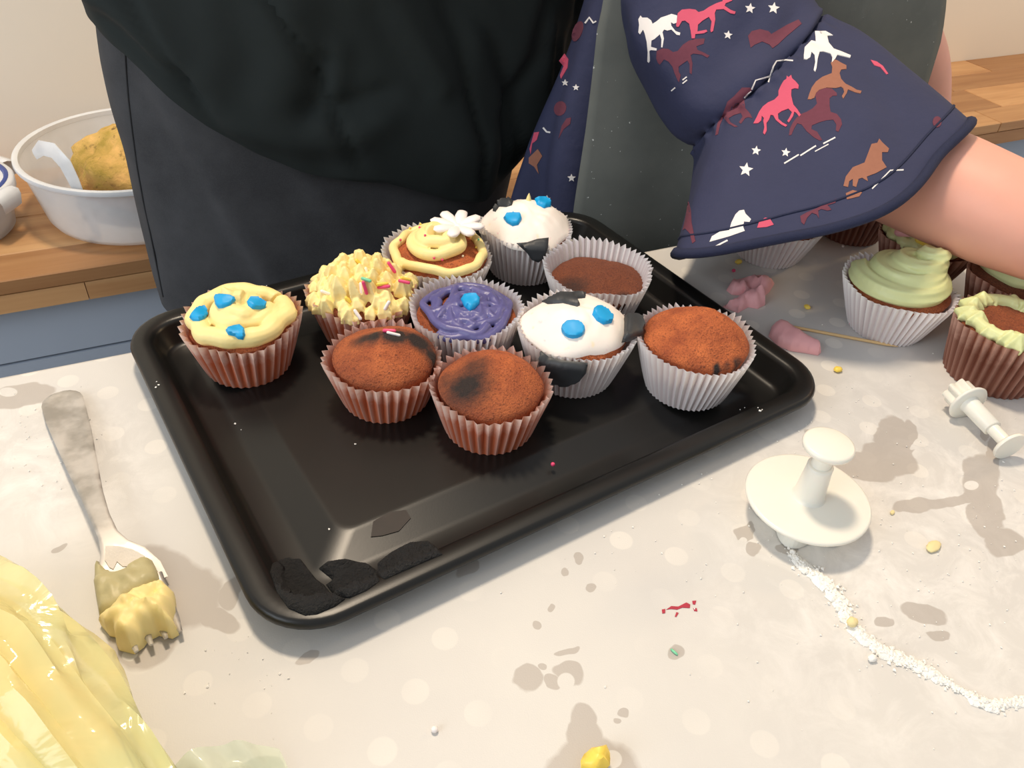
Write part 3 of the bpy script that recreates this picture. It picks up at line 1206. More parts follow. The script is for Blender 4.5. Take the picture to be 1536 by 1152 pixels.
for px, py, mt in ((630, 342, 'hot_pink'), (631, 337, 'yel_sprinkle'), (638, 354, 'hot_pink'), (600, 360, 'hot_pink'), (651, 387, 'hot_pink'), (663, 389, 'hot_pink'),
                   (694, 385, 'cream_sprinkle'), (715, 371, 'yel_sprinkle'), (718, 360, 'grn_sprinkle'), (615, 343, 'yel_sprinkle')):
    ball(3, px, py, 0.0009, M[mt])


# 4 and 7: rolled white fondant caps with faces
def fondant_cap(key, rfun, th=0.0028, dz=0.0015):
    d = ALLCUP[key]
    c = d['c']
    n, m = 72, 16
    rings = []
    for i in range(m + 1):
        ring = []
        for j in range(n):
            a = 2 * PI * j / n
            R = rfun(a)
            r = R * (1 - i / m) if i < m else 0.0004
            ox, oy = r * math.cos(a), r * math.sin(a)
            rc = min(r, d['rt'] - 0.006)
            z = cup_top(key, rc * math.cos(a), rc * math.sin(a)) - max(0, r - rc) * 0.55
            e = (r / R) ** 5
            t = th * math.sqrt(max(0.0, 1 - e)) if i else 0.0
            ring.append(V((c.x + ox, c.y + oy, z + t + dz + 0.0015 * N3(ox + key, oy, 0.2, 60))))
        rings.append(ring)
    low = [[V((p.x, p.y, p.z - (0.0022 if k == 0 else 0.0)))for p in rings[0]] for k in range(1)]
    v, f = loft(low + rings, True, True)
    mk('fondant_cap', v, f, M['fondant'], d['root'])
    d['ice'] = bvh((v, f), d['cake'], d['case'])
    rb_ = 0.0265
    d['hull'] = bvh((v, f), loft(revolve([(rb_ + 0.002, 0.0), (d['rt'] + 0.0030, d['H'] + 0.0005), (d['rt'] - 0.003, d['H'] + 0.0035), (0.01, d['H'] + 0.004)], 60, c)))


fondant_cap(4, lambda a: 0.0350 + 0.0022 * math.sin(3 * a + 0.6) + 0.0012 * math.sin(7 * a))
fondant_cap(7, lambda a: 0.0345 + 0.0018 * math.sin(2 * a + 2.4) + 0.0014 * math.sin(5 * a + 1) - 0.004 * math.exp(-((a - 5.2) / 0.5) ** 2))
B4 = lambda p: crop(560, 270, 5.12, p)
r4 = ALLCUP[4]
put_patch('blue_eye', B4([(1000, 295), (1025, 262), (1080, 255), (1130, 265), (1140, 300), (1115, 345), (1070, 355), (1025, 330)]), r4['ice'], 0.003, M['blue'], r4['root'], step=2.5, roundpx=2.5, relax=8)
put_patch('blue_eye', B4([(1240, 145), (1270, 135), (1330, 145), (1365, 165), (1360, 205), (1310, 218), (1255, 190)]), r4['ice'], 0.003, M['blue'], r4['root'], step=2.5, roundpx=2.5, relax=8)
put_patch('dark_eyebrow', B4([(920, 240), (925, 215), (960, 165), (1000, 145), (1050, 142), (1075, 165), (1065, 195), (1020, 208), (965, 205), (940, 245)]), r4['ice'], 0.0028, M['black'], r4['root'], step=3, roundpx=3, relax=2)
put_patch('dark_snout', B4([(1100, 487), (1180, 480), (1260, 455), (1345, 445), (1340, 520), (1310, 600), (1265, 630), (1215, 610), (1180, 560)]), r4['hull'], 0.0035, M['black'], r4['root'], step=4, roundpx=4, relax=14)
p, nn = spot(793, 300, r4['ice'])
if p:
    mk('icing_dot', *tube([p, p + V((0, 0, 0.003)), p + V((0, 0, 0.0055))], [0.0022, 0.0014, 0.0003], 8), M['yellow'], r4['root'])
B7 = lambda p: crop(780, 330, 3.84, p)
r7 = ALLCUP[7]
put_patch('blue_eye', B7(oval(306, 630, 69, 54, 0.05)), r7['ice'], 0.003, M['blue'], r7['root'], step=2.5, roundpx=2.5, relax=8)
put_patch('blue_eye', B7([(415, 545), (425, 510), (450, 498), (500, 520), (535, 565), (525, 595), (480, 603), (440, 580)]), r7['ice'], 0.003, M['blue'], r7['root'], step=2.5, roundpx=2.5, relax=8)
put_patch('dark_snout', B7([(120, 755), (170, 795), (260, 812), (390, 825), (380, 875), (340, 925), (270, 952), (200, 940), (150, 890), (120, 830)]), r7['hull'], 0.0042, M['black'], r7['root'], step=4, roundpx=5, relax=14, bumps=0.3)
put_patch('dark_ear', B7([(600, 560), (640, 545), (695, 568), (715, 620), (700, 665), (640, 695), (585, 705), (600, 650)]), r7['hull'], 0.0042, M['black'], r7['root'], step=4, roundpx=5, relax=4, bumps=0.3)
put_patch('dark_ear', B7([(125, 470), (180, 455), (240, 422), (290, 425), (380, 420), (375, 450), (320, 455), (345, 490), (330, 500), (250, 480), (160, 485)]), r7['ice'], 0.0035, M['black'], r7['root'], step=3, roundpx=4, relax=3, bumps=0.3)

# 6: purple strands
m6 = []
rn = random.Random(5)
for k in range(5):
    m6.append(rope(6, spiral(rn.uniform(0, 6), 1.0 + 0.25 * rn.random(), 0.0300 - k * 0.0050 + rn.uniform(-0.001, 0.001), 0.0275 - k * 0.0050, 0.0005, 0.0015, 70),
                   lambda t: 0.0027 + 0.0006 * math.sin(t * 9), 8, 0.75, wob=0.006))
for k in range(7):
    a = rn.uniform(0, 6.28)
    x0, y0 = 0.027 * math.cos(a), 0.027 * math.sin(a)
    b = a + PI + rn.uniform(-0.9, 0.9)
    x1, y1 = 0.024 * math.cos(b), 0.024 * math.sin(b)
    pts = []
    for i in range(24):
        t = i / 23
        x, y = lerp(x0, x1, t) + 0.005 * math.sin(t * PI) * math.cos(a + 1.5), lerp(y0, y1, t) + 0.005 * math.sin(t * PI) * math.sin(a + 1.5)
        if k > 2:
            x, y = x * 0.8 - 0.003, y * 0.6 - 0.008
        pts.append((math.atan2(y, x), math.hypot(x, y), 0.0020))
    m6.append(rope(6, pts, 0.0025, 8, 0.8, wob=0.004))
icing(6, m6, M['purple'], vox=0.0006, smooth=2)
put_patch('sugar_heart', B4([(672, 915), (695, 880), (740, 872), (790, 880), (818, 910), (815, 950), (780, 990), (740, 1005), (700, 975)]), ALLCUP[6]['ice'], 0.0036, M['blue'], ALLCUP[6]['root'], step=3, roundpx=4, relax=14)
# 9: sprinkles at the burnt edge
sprinkle(9, 584, 498, 0.0, 0.006, 0.0012, M['hot_pink'])
sprinkle(9, 590, 502, -0.1, 0.007, 0.0009, M['white_sugar'])

# 11: soft-serve swirl leaning to a peak
m11 = []
c11 = ALLCUP[11]['c']
path, rad = [], []
for i in range(150):
    t = i / 149
    a = 2.2 + t * 3.6 * 2 * PI
    r = lerp(0.0300, 0.0012, t ** 0.85)
    path.append(c11 + V((r * math.cos(a) + 0.022 * t * t, r * math.sin(a) - 0.009 * t * t, 0.0415 + 0.0245 * t ** 1.15)))
    rad.append(lerp(0.0085, 0.0062, t) if t < 0.93 else lerp(0.0062, 0.0015, (t - 0.93) / 0.07))
m11.append(tube(path, rad, 16, flute=6, famp=0.10, twist=0.03))
m11.append(loft(revolve([(0.030, 0.039), (0.026, 0.046), (0.016, 0.055), (0.004, 0.060)], 24, c11)))
icing(11, m11, M['green'], vox=0.0008, smooth=2)


# 12-16: piped stars and frills
def stars(key, r, k, size, h, rs, jit=0.001):
    out = []
    d = ALLCUP[key]
    for i in range(k):
        a = 2 * PI * i / k + rs.uniform(-0.08, 0.08)
        rr = r + rs.uniform(-jit, jit)
        ox, oy = rr * math.cos(a), rr * math.sin(a)
        b = V((d['c'].x + ox, d['c'].y + oy, cup_top(key, ox, oy) - 0.002))
        s = size * rs.uniform(0.85, 1.15)
        hh = h * rs.uniform(0.8, 1.2)
        tp = V((rs.uniform(-0.003, 0.003), rs.uniform(-0.003, 0.003), 0))
        out.append(tube([b, b + V((0, 0, hh * 0.4)) + tp * 0.2, b + V((0, 0, hh * 0.75)) + tp * 0.6, b + V((0, 0, hh * 1.15)) + tp],
                        [s, s * 1.12, s * 0.75, s * 0.12], 12, flute=6, famp=0.2))
    return out


rn = random.Random(11)
icing(12, stars(12, 0.0285, 16, 0.0070, 0.0095, rn) + [rope(12, spiral(0, 1, 0.0285, 0.0285, 0, 0, 50), 0.0045, 10, 0.5)], M['green'], vox=0.0008)
icing(13, stars(13, 0.029, 15, 0.0058, 0.006, rn) + stars(13, 0.016, 9, 0.0065, 0.006, rn), M['yellow'], vox=0.0011)
icing(14, stars(14, 0.029, 14, 0.0065, 0.009, rn) + stars(14, 0.016, 9, 0.0075, 0.011, rn) + stars(14, 0.004, 2, 0.007, 0.012, rn), M['green'], vox=0.0011)
m15 = []
for k, (r0, zz) in enumerate(((0.031, 0.0), (0.024, 0.003), (0.016, 0.006), (0.007, 0.009))):
    pts = []
    for i in range(110):
        a = 2 * PI * i / 109
        pts.append((a, r0 + 0.0028 * math.sin(a * (16 - 3 * k)), zz + 0.0014 * math.cos(a * (16 - 3 * k))))
    m15.append(rope(15, pts, 0.0052, 8, 0.6))
icing(15, m15, M['green'], vox=0.0009)
m16 = [rope(16, spiral(0.5, 2.2, 0.029, 0.006, 0, 0.004, 80), 0.0068, 10, 0.5, wob=0.006)]
icing(16, m16, M['green'], vox=0.0009)
for px, py, ang, L, r, mt, key in ((1357, 352, 0.45, 0.008, 0.0038, 'pink', 15), (1382, 362, 0.5, 0.006, 0.003, 'yel_sprinkle', 15)):
    sprinkle(key, px, py, ang, L, r, M[mt], name='sugar_piece')

# ------------------------------------------------------------------ fork with icing
fk = [(90, 588, 0.0034, 0.0030), (90.4, 589.5, 0.0035, 0.0062), (91, 592, 0.0036, 0.0088), (92, 596, 0.0038, 0.0108), (93.5, 602, 0.0040, 0.0118), (99, 622, 0.0050, 0.0116), (110, 655, 0.0066, 0.0102), (124, 700, 0.0086, 0.0078), (138, 742, 0.0102, 0.0056),
      (150, 775, 0.0110, 0.0047), (162, 802, 0.0106, 0.0048), (172, 820, 0.0092, 0.0070), (183, 838, 0.0074, 0.0118), (197, 862, 0.0058, 0.0145), (206, 884, 0.0050, 0.0148)]
pts = [at_z(a, b, c) for a, b, c, _ in fk]
fork = thing('fork', 'steel dinner fork dusted with flour, tines buried in icing', 'fork', at_z(140, 745, 0))
rings = []
for i, p in enumerate(pts):
    t = (pts[min(i + 1, len(pts) - 1)] - pts[max(i - 1, 0)]).normalized()
    s = V((t.y, -t.x, 0)).normalized()
    u = s.cross(t)
    if u.z < 0:
        u = -u
    hw = fk[i][3]
    th = 0.0011 if i else 0.0006
    ring = []
    for j in range(14):
        a = 2 * PI * j / 14
        x = math.cos(a)
        ring.append(p + s * (hw * x) + u * (th * math.sin(a) - 0.0016 * (1 - x * x) * (hw / 0.012)))
    rings.append(ring)
v, f = loft(rings)
hd = mk('handle', v, f, M['steel'], fork)
e0, e1 = pts[-2], pts[-1]
dr = (e1 - e0).normalized()
sd = V((dr.y, -dr.x, 0)).normalized()
for k in range(4):
    o_ = sd * (-0.0108 + k * 0.0072)
    q = [pts[-1] - dr * 0.004 + o_, pts[-1] + dr * 0.012 + o_ * 0.98 + V((0, 0, -0.0006)), pts[-1] + dr * 0.026 + o_ * 0.95 + V((0, 0, 0.001)), pts[-1] + dr * 0.036 + o_ * 0.92 + V((0, 0, 0.004))]
    v, f = tube(q, [0.0026, 0.0023, 0.0020, 0.0010], 8, flat=0.5, upv=(0, 0, 1))
    mk('tine', v, f, M['steel'], fork)
B8 = lambda p: crop(0, 820, 3.4705, p)
plane5 = bvh(([(-1, -1, 0.0045), (1, -1, 0.0045), (1, 1, 0.0045), (-1, 1, 0.0045)], [(0, 1, 2, 3)]))
M['grey_icing'] = plain('thin_icing_film', srgb(196, 186, 140), 0.45, 0.1, 80, 0.2, 400, 0.001)
M['sugar_film'] = plain('sugar_film', srgb(228, 220, 208), 0.8, 0.05, 200, 0.4, 700, 0.001)
lump = thing('icing_lump', 'lump of cream icing smeared over the fork tines', 'icing', at_z(205, 920, 0))
r = patch(B8([(497, 110), (520, 85), (560, 135), (640, 140), (700, 95), (760, 60), (800, 80), (830, 150), (840, 195), (760, 260), (680, 300), (600, 350), (520, 365), (505, 280), (492, 200)]), plane5, 0.0065, step=5, roundpx=14, bumps=0.5, sink=0.003, emin=0.1)
mk('thin_icing', r[0], r[1], M['grey_icing'], lump)
r = patch(B8([(515, 385), (580, 335), (640, 290), (740, 240), (800, 215), (850, 190), (905, 240), (915, 340), (900, 385), (925, 435), (890, 455), (820, 440), (760, 470), (740, 500), (690, 535), (610, 515), (600, 450), (560, 440)]), plane5, 0.0125, step=4, roundpx=34, bumps=0.7, sink=0.004, emin=0.06)
mk('thick_icing', r[0], r[1], M['yellow'], lump)
ft = bvh((rings and loft(rings)))
put_patch('sugar_crust', B8([(550, 0), (620, 0), (690, 15), (755, 50), (750, 80), (700, 80), (680, 105), (640, 105), (610, 80), (590, 120), (570, 110), (545, 70)]), ft, 0.0007, M['sugar_film'], lump, step=4, bumps=0.4)

# ------------------------------------------------------------------ piping bag
bag = thing('piping_bag', 'clear piping bag full of yellow icing beside the fork', 'piping bag', at_z(60, 1080, 0))


def bag_shape(shrink, folds):
    ax = [(-330, 930, 0.028), (-260, 960, 0.040), (-180, 995, 0.047), (-100, 1035, 0.049), (-40, 1084, 0.046), (22, 1142, 0.041), (84, 1206, 0.035), (148, 1276, 0.029), (210, 1350, 0.024)]
    P = []
    for i in range(49):
        t = i / 48 * (len(ax) - 1)
        k = min(int(t), len(ax) - 2)
        q = t - k
        q = q
        a, b = ax[k], ax[k + 1]
        r = lerp(a[2], b[2], q)
        P.append((at_z(lerp(a[0], b[0], q), lerp(a[1], b[1], q), r * 0.78), r))
    rings = []
    n = 72
    for i, (p, r) in enumerate(P):
        t = (P[min(i + 1, 48)][0] - P[max(i - 1, 0)][0]).normalized()
        s = V((t.y, -t.x, 0)).normalized()
        u = s.cross(t)
        u = u if u.z > 0 else -u
        endk = math.sin(min(1.0, (i + 0.4) / 7) * PI / 2)
        ring = []
        for j in range(n):
            a = 2 * PI * j / n
            fo = 0.0
            if folds:
                nz = noise.noise(V((math.cos(a) * 2.1, math.sin(a) * 2.1, i * 0.035)))
                n2 = noise.noise(V((math.cos(a) * 4.5 + 5, math.sin(a) * 4.5, i * 0.06)))
                fo = 0.48 * (abs(nz) - 0.22) + 0.26 * (0.2 - abs(n2))
                fo *= 0.5 + 0.5 * sstep(4, 26, i)
            rr = r * endk * (1 + fo) - shrink
            q = p + s * (rr * math.cos(a)) + u * (rr * 0.80 * math.sin(a))
            if q.z < 0.0012 + shrink * 0.5:
                q.z = 0.0012 + shrink * 0.5
            ring.append(q)
        rings.append(ring)
    return loft(rings)


v, f = bag_shape(0.0075, False)
mk('icing_filling', v, f, M['bag_icing'], bag)
v, f = bag_shape(0.0, True)
mk('plastic_film', v, f, M['bag'], bag)
# empty crumpled end of the bag
rows, cols = 26, 30
tv, tf = [], []
for i in range(rows):
    for j in range(cols):
        a, b = i / (rows - 1), j / (cols - 1)
        px = lerp(lerp(235, 272, a), lerp(418, 455, a), b) + 8 * math.sin(a * 7)
        py = lerp(1112 + 40 * (1 - b) + 90 * (b - 0.72) ** 2, 1290, a)
        if b > 0.8:
            py += 20 * (b - 0.8) * (1 - a)
        z = 0.004 + 0.014 * abs(noise.noise(V((a * 3.2, b * 3.4, 0.7)))) * 2 * math.sin(min(1, b * 1.1 + 0.1) * PI) + 0.010 * (1 - b)
        p = at_z(px, py, 0.004)
        p.z = z
        tv.append(p)
for i in range(rows - 1):
    for j in range(cols - 1):
        tf.append((i * cols + j, i * cols + j + 1, (i + 1) * cols + j + 1, (i + 1) * cols + j))
mk('empty_end', tv, tf, M['bag_tail'], bag)

# ------------------------------------------------------------------ plunger cutters
CX, CYY = 0.1250, -0.1875
cut = thing('plunger_cutter', 'large white plunger cutter with round flange and knob, standing upright', 'cutter', (CX, CYY, 0.0003))
c0 = (CX, CYY, 0.0006)
wavy = lambda r, z, th, i: (r * (1 + 0.16 * math.cos(5 * th)), z)
v, f = loft(revolve([(0.0225, 0.0002), (0.0225, 0.0150), (0.0215, 0.0150), (0.0215, 0.0002), (0.0225, 0.0002)], 80, c0, wavy), False, False)
mk('cutting_edge', v, f, M['plastic'], cut, smooth=False)
v, f = loft(revolve([(0.012, 0.0148), (0.0335, 0.0150), (0.0345, 0.0156), (0.0347, 0.0166), (0.0342, 0.0175), (0.0330, 0.0178), (0.0120, 0.0180), (0.0090, 0.0182)], 64, c0))
mk('flange', v, f, M['plastic'], cut)
v, f = loft(revolve([(0.0098, 0.0178), (0.0088, 0.0188), (0.0084, 0.021), (0.0070, 0.0395), (0.0070, 0.0420), (0.0064, 0.0424), (0.0052, 0.0424)], 36, c0))
mk('sleeve', v, f, M['plastic'], cut)
v, f = loft(revolve([(0.0054, 0.040), (0.0054, 0.0530), (0.0058, 0.0545)], 28, c0))
mk('plunger', v, f, M['plastic'], cut)
v, f = loft(revolve([(0.0050, 0.0535), (0.0120, 0.0542), (0.0134, 0.0552), (0.0138, 0.0566), (0.0134, 0.0580), (0.0122, 0.0586), (0.0020, 0.0590)], 40, c0))
mk('knob', v, f, M['plastic'], cut)

sc_ = thing('plunger_cutter', 'small white plunger cutter with fluted tip, lying on its side', 'cutter', at_z(1470, 625, 0))
A0, A1 = at_z(1452, 604, 0.0134), at_z(1514, 669, 0.0108)
ad = (A1 - A0).normalized()


def along(prof, n=36, flute=0, famp=0.0):
    return tube([A0 + ad * s for s, _ in prof], [r for _, r in prof], n, flute=flute, famp=famp)


mk('cutting_edge', *along([(-0.0135, 0.0078), (-0.013, 0.0086), (-0.001, 0.0088), (0.0, 0.0088)], 70, 7, 0.16), M['plastic'], sc_)
mk('flange', *along([(-0.0012, 0.009), (-0.001, 0.0128), (0.0002, 0.0134), (0.0012, 0.0128), (0.0014, 0.006)]), M['plastic'], sc_)
mk('sleeve', *along([(0.001, 0.0066), (0.003, 0.0060), (0.024, 0.0057), (0.0245, 0.0050)]), M['plastic'], sc_)
L_ = (A1 - A0).length
mk('plunger', *along([(0.023, 0.0041), (L_ - 0.001, 0.0041)], 24), M['plastic'], sc_)
mk('knob', *along([(L_ - 0.0016, 0.004), (L_ - 0.0013, 0.0100), (L_, 0.0108), (L_ + 0.0012, 0.0102), (L_ + 0.0016, 0.003)]), M['plastic'], sc_)

# ------------------------------------------------------------------ loose bits on the table
a, b = at_z(1183, 489, 0.0016), at_z(1347, 520, 0.0014)
tp = mk('toothpick', *tube([a, lerp(a, b, 0.04), lerp(a, b, 0.5), lerp(a, b, 0.9), b], [0.0006, 0.0011, 0.0012, 0.0011, 0.0002], 8), M['wood_stick'])
tag(tp, 'pointed wooden toothpick lying in front of the green swirl cupcake', 'toothpick')
B6 = lambda p: crop(1060, 260, 3.2, p)
table_up = bvh(([(-1, -1, 0.0008), (1.5, -1, 0.0008), (1.5, 0.109, 0.0008), (-1, 0.109, 0.0008)], [(0, 1, 2, 3)]))
r = patch(B6([(297, 780), (310, 740), (345, 720), (385, 735), (430, 770), (480, 800), (540, 825), (548, 860), (535, 872), (480, 862), (400, 850), (340, 825)]), table_up, 0.010, step=3, roundpx=18, bumps=0.15, sink=0.0006, emin=0.06)
pf = mk('fondant_roll', r[0], r[1], M['pink'])
tag(pf, 'smooth pink fondant roll lying by the toothpick end', 'fondant')
r = patch(B6([(95, 560), (120, 520), (180, 520), (240, 505), (310, 505), (325, 530), (300, 570), (275, 590), (280, 630), (245, 648), (200, 640), (150, 668), (80, 640), (150, 605), (175, 585), (120, 580)]), table_up, 0.0085, step=3, roundpx=14, bumps=0.9, sink=0.0006, emin=0.08)
pf = mk('fondant_scrap', r[0], r[1], M['pink'])
tag(pf, 'crumpled pink fondant scrap between the tray edge and the navy sleeve', 'fondant')


def bit(px, py, rx, ry, rz, mat, name, label, cat, rot=0.0, zb=0.0, lump_=0.25):
    p = at_z(px, py, zb)
    sd_ = random.Random(px * 3 + py).random() * 20
    v, f = ellipsoid((0, 0, 0), rx, ry, rz, 12, 7, lambda q: lump_ * noise.noise(q * 1.6 + V((sd_, 0, 0))))
    cr, sr = math.cos(rot), math.sin(rot)
    v = [V((q.x * cr - q.y * sr, q.x * sr + q.y * cr, q.z)) for q in v]
    zm = min(q.z for q in v)
    o = thing_mesh = mk(name, [q + V((p.x, p.y, p.z - zm + 0.0001)) for q in v], f, mat)
    return tag(o, label, cat)


bit(1399, 822, 0.0055, 0.0032, 0.0012, M['crumb'], 'icing_flake', 'flat cream icing flake near the large plunger cutter', 'icing flake', 0.2)
bit(1277, 937, 0.0030, 0.0026, 0.0022, M['crumb'], 'icing_crumb', 'yellowish crumb sitting in the flour trail', 'crumb', zb=0.0018)
bit(1256, 557, 0.0032, 0.0028, 0.0018, M['yel_sprinkle'], 'icing_crumb', 'yellow icing crumb near the tray corner', 'crumb')
bit(1210, 463, 0.0022, 0.0030, 0.0016, M['yel_sprinkle'], 'icing_crumb', 'small yellow crumb behind the toothpick', 'crumb')
bit(1107, 396, 0.0032, 0.0024, 0.0020, M['yel_sprinkle'], 'icing_crumb', 'yellow crumb by the cupcake under the sleeve', 'crumb')
bit(1276, 487, 0.0018, 0.0018, 0.0018, M['hot_pink'], 'sugar_ball', 'pink sugar ball beside the green swirl cupcake', 'sugar ball', lump_=0)
bit(1100, 408, 0.0016, 0.0016, 0.0014, M['hot_pink'], 'sugar_ball', 'pink sugar ball above the crumpled pink fondant', 'sugar ball', lump_=0)
bit(829, 699, 0.0013, 0.0013, 0.0013, M['hot_pink'], 'sugar_ball', 'single pink sugar ball on the black tray floor', 'sugar ball', zb=FLZ, lump_=0)
bit(652, 1097, 0.0016, 0.0016, 0.0016, M['white_sugar'], 'sugar_ball', 'single white sugar ball on the bare tablecloth', 'sugar ball', lump_=0)
bit(893, 1150, 0.0065, 0.0052, 0.0055, M['yel_sprinkle'], 'icing_blob', 'bright yellow icing blob in the largest damp mark', 'icing', lump_=0.5)
bit(1011, 979, 0.0007, 0.0024, 0.0006, M['grn_sprinkle'], 'sprinkle', 'tiny green sprinkle in a round damp spot', 'sprinkle', 0.3, lump_=0)
bit(1307, 990, 0.0024, 0.0020, 0.0018, M['flour'], 'flour_clump', 'round white flour clump beside the flour trail', 'flour')
bit(1338, 770, 0.0020, 0.0012, 0.0008, M['crumb'], 'icing_crumb', 'small pale crumb between the two plunger cutters', 'crumb', 0.4)
bit(1264, 371, 0.0012, 0.0012, 0.0012, M['white_sugar'], 'sugar_ball', 'white sugar ball by the hidden brown cupcake', 'sugar ball', lump_=0)

# red food colour smear
sm_ = thing('red_smear', 'smear of red food colouring on the tablecloth', 'smear', at_z(1020, 912, 0))
table0 = bvh(([(-1, -1, 0.0002), (1.5, -1, 0.0002), (1.5, 0.109, 0.0002), (-1, 0.109, 0.0002)], [(0, 1, 2, 3)]))
B9 = lambda p: crop(640, 850, 3.339, p)
for poly in ([(1178, 215), (1195, 212), (1195, 232), (1180, 235)], [(1200, 215), (1225, 198), (1260, 200), (1300, 180), (1320, 190), (1318, 207), (1280, 205), (1255, 215), (1225, 212)],
             [(1335, 208), (1352, 208), (1356, 224), (1340, 222)], [(1250, 228), (1262, 232), (1250, 252), (1243, 250)], [(1330, 172), (1350, 170), (1345, 190), (1333, 188)]):
    put_patch('smear_stroke', B9(poly), table0, 0.00015, M['red'], sm_, step=3, sink=0.0001)

# flour: a swept ridge plus loose grains
rn = random.Random(3)
fp = [(1188, 828, 5), (1200, 845, 9), (1222, 862, 11), (1245, 885, 13), (1262, 908, 12), (1270, 928, 9), (1285, 948, 11), (1305, 965, 9), (1330, 980, 11), (1355, 990, 9), (1385, 1003, 10), (1412, 1018, 9), (1430, 1032, 3),
      (1448, 1038, 4), (1462, 1050, 9), (1488, 1060, 8), (1510, 1056, 6), (1540, 1052, 8), (1600, 1046, 8)]
path, rad = [], []
for (x0, y0, r0), (x1, y1, r1) in zip(fp, fp[1:]):
    for q in range(7):
        t = q / 7
        x, y, rr = lerp(x0, x1, t), lerp(y0, y1, t), lerp(r0, r1, t)
        path.append(at_z(x + rn.uniform(-2.0, 2.0), y + rn.uniform(-2.0, 2.0), 0.0003))
        rad.append(rr / 2650 * rn.uniform(0.7, 1.2))
meshes = [tube(path, rad, 8, flat=0.36, upv=(0, 0, 1))]


def grain(p, s):
    q = [V((rn.uniform(-1, 1), rn.uniform(-1, 1), rn.uniform(-1, 1))) * 0.3 for _ in range(6)]
    d = [V((1, 0, 0)), V((-1, 0, 0)), V((0, 1, 0)), V((0, -1, 0)), V((0, 0, 0.8)), V((0, 0, -0.8))]
    v = [p + (d[i] + q[i]) * s for i in range(6)]
    return v, [(0, 2, 4), (2, 1, 4), (1, 3, 4), (3, 0, 4), (2, 0, 5), (1, 2, 5), (3, 1, 5), (0, 3, 5)]


for i in range(1500):
    k = rn.randrange(len(path))
    s = rn.choice((0.0003, 0.0004, 0.0006, 0.0009, 0.0012))
    sp = rad[k] * rn.gauss(0, 0.75)
    a = rn.uniform(0, 6.28)
    inr = max(0.0, 1 - abs(sp) / (rad[k] + 1e-9))
    meshes.append(grain(path[k] + V((math.cos(a) * sp, math.sin(a) * sp, s * 0.4 + 0.36 * rad[k] * math.sqrt(inr) * 0.9)), s))
v, f = join(*meshes)
fl_ = mk('flour_trail', v, f, M['flour'], smooth=False)
tag(fl_, 'ridge of spilled white flour curving across the tablecloth', 'flour', kind='stuff')
meshes = []
for (cx, cy, sx, sy, k, zz) in ((1015, 700, 30, 18, 70, 0.0003), (1190, 800, 14, 18, 40, 0.0003), (1300, 850, 160, 110, 150, 0.0003), (1480, 760, 70, 120, 90, 0.0003), (1240, 600, 60, 60, 60, 0.0003),
                                (60, 660, 50, 50, 60, 0.0003), (350, 1010, 40, 40, 25, 0.0003), (880, 800, 140, 60, 50, 0.0003)):
    for i in range(k):
        p = at_z(rn.gauss(cx, sx), rn.gauss(cy, sy), zz)
        if p.y > 0.1 or abs((p.x * TC + p.y * TS)) < HX and abs(-p.x * TS + p.y * TC) < HY:
            continue
        s = rn.choice((0.00025, 0.0004, 0.0006))
        meshes.append(grain(p + V((0, 0, s * 0.5)), s))
v, f = join(*meshes)
fs_ = mk('flour_specks', v, f, M['flour'], smooth=False)
tag(fs_, 'loose white flour specks scattered over the tablecloth', 'flour', kind='stuff')
meshes = []
for (px, py) in ((235, 573), (238, 578), (234, 582), (305, 815), (308, 828), (1110, 615), (1117, 612), (1140, 617), (1143, 615), (947, 361), (393, 430), (400, 429), (1137, 612), (353, 636), (362, 645), (494, 794), (480, 880), (533, 667), (443, 884)):
    p, nn = spot(px, py, tray_tree)
    if p is not None:
        s = rn.choice((0.0005, 0.0007, 0.0009))
        meshes.append(grain(p + nn * s * 0.6, s))
v, f = join(*meshes)
mk('flour_specks', v, f, M['flour'], tray, smooth=False, kind='stuff')

# ------------------------------------------------------------------ tubs on the worktop
tc = at_z(198, 218, CT + 0.082)
tub = thing('food_tub', 'round frosted plastic tub holding golden bread on the oak worktop', 'tub', (tc.x, tc.y, CT))
cc = (tc.x, tc.y, CT + 0.0005)
prof = [(0.060, 0.0), (0.104, 0.0), (0.112, 0.003), (0.116, 0.010), (0.129, 0.078), (0.1275, 0.078), (0.1145, 0.0105), (0.110, 0.0045), (0.060, 0.0025)]
v, f = loft(revolve(prof, 72, cc))
mk('bowl', v, f, M['tub'], tub)
v, f = loft(revolve([(0.1270, 0.0765), (0.1335, 0.0765), (0.1345, 0.079), (0.1340, 0.0825), (0.1310, 0.0835), (0.1275, 0.082), (0.1270, 0.0765)], 72, cc), False, False)
mk('rim', v, f, M['tub_rim'], tub)
# strap over the near wall
q = [at_z(52, 232, CT + 0.095), at_z(62, 222, CT + 0.112), at_z(80, 226, CT + 0.118), at_z(98, 246, CT + 0.108), at_z(110, 270, CT + 0.088)]
cdir = V((tc.x, tc.y, 0))
o1 = at_z(116, 284, CT + 0.078)
o2 = at_z(146, 352, CT + 0.006)
q += [o1, lerp(o1, o2, 0.5), o2]
v, f = tube(q, [0.006, 0.009, 0.009, 0.008, 0.0075, 0.007, 0.0065, 0.006], 10, flat=0.18, upv=V((-0.5, -0.8, 0.3)).normalized())
mk('strap', v, f, M['tub_rim'], tub)
lf = at_z(190, 262, CT + 0.06)
v, f = ellipsoid((tc.x + 0.012, tc.y + 0.0, CT + 0.055), 0.085, 0.072, 0.052, 40, 24,
                 lambda p: 0.16 * noise.noise(p * 2.2) + 0.06 * noise.noise(p * 6) + (0.12 if p.z > 0.3 else 0) * noise.noise(p * 3.1 + V((4, 0, 0))))
v = [V((p.x, p.y, max(p.z, CT + 0.0045) + (max(0, (p.x - tc.x) * 0.35) if p.z > CT + 0.05 else 0))) for p in v]
br = mk('bread', v, f, M['bread'])
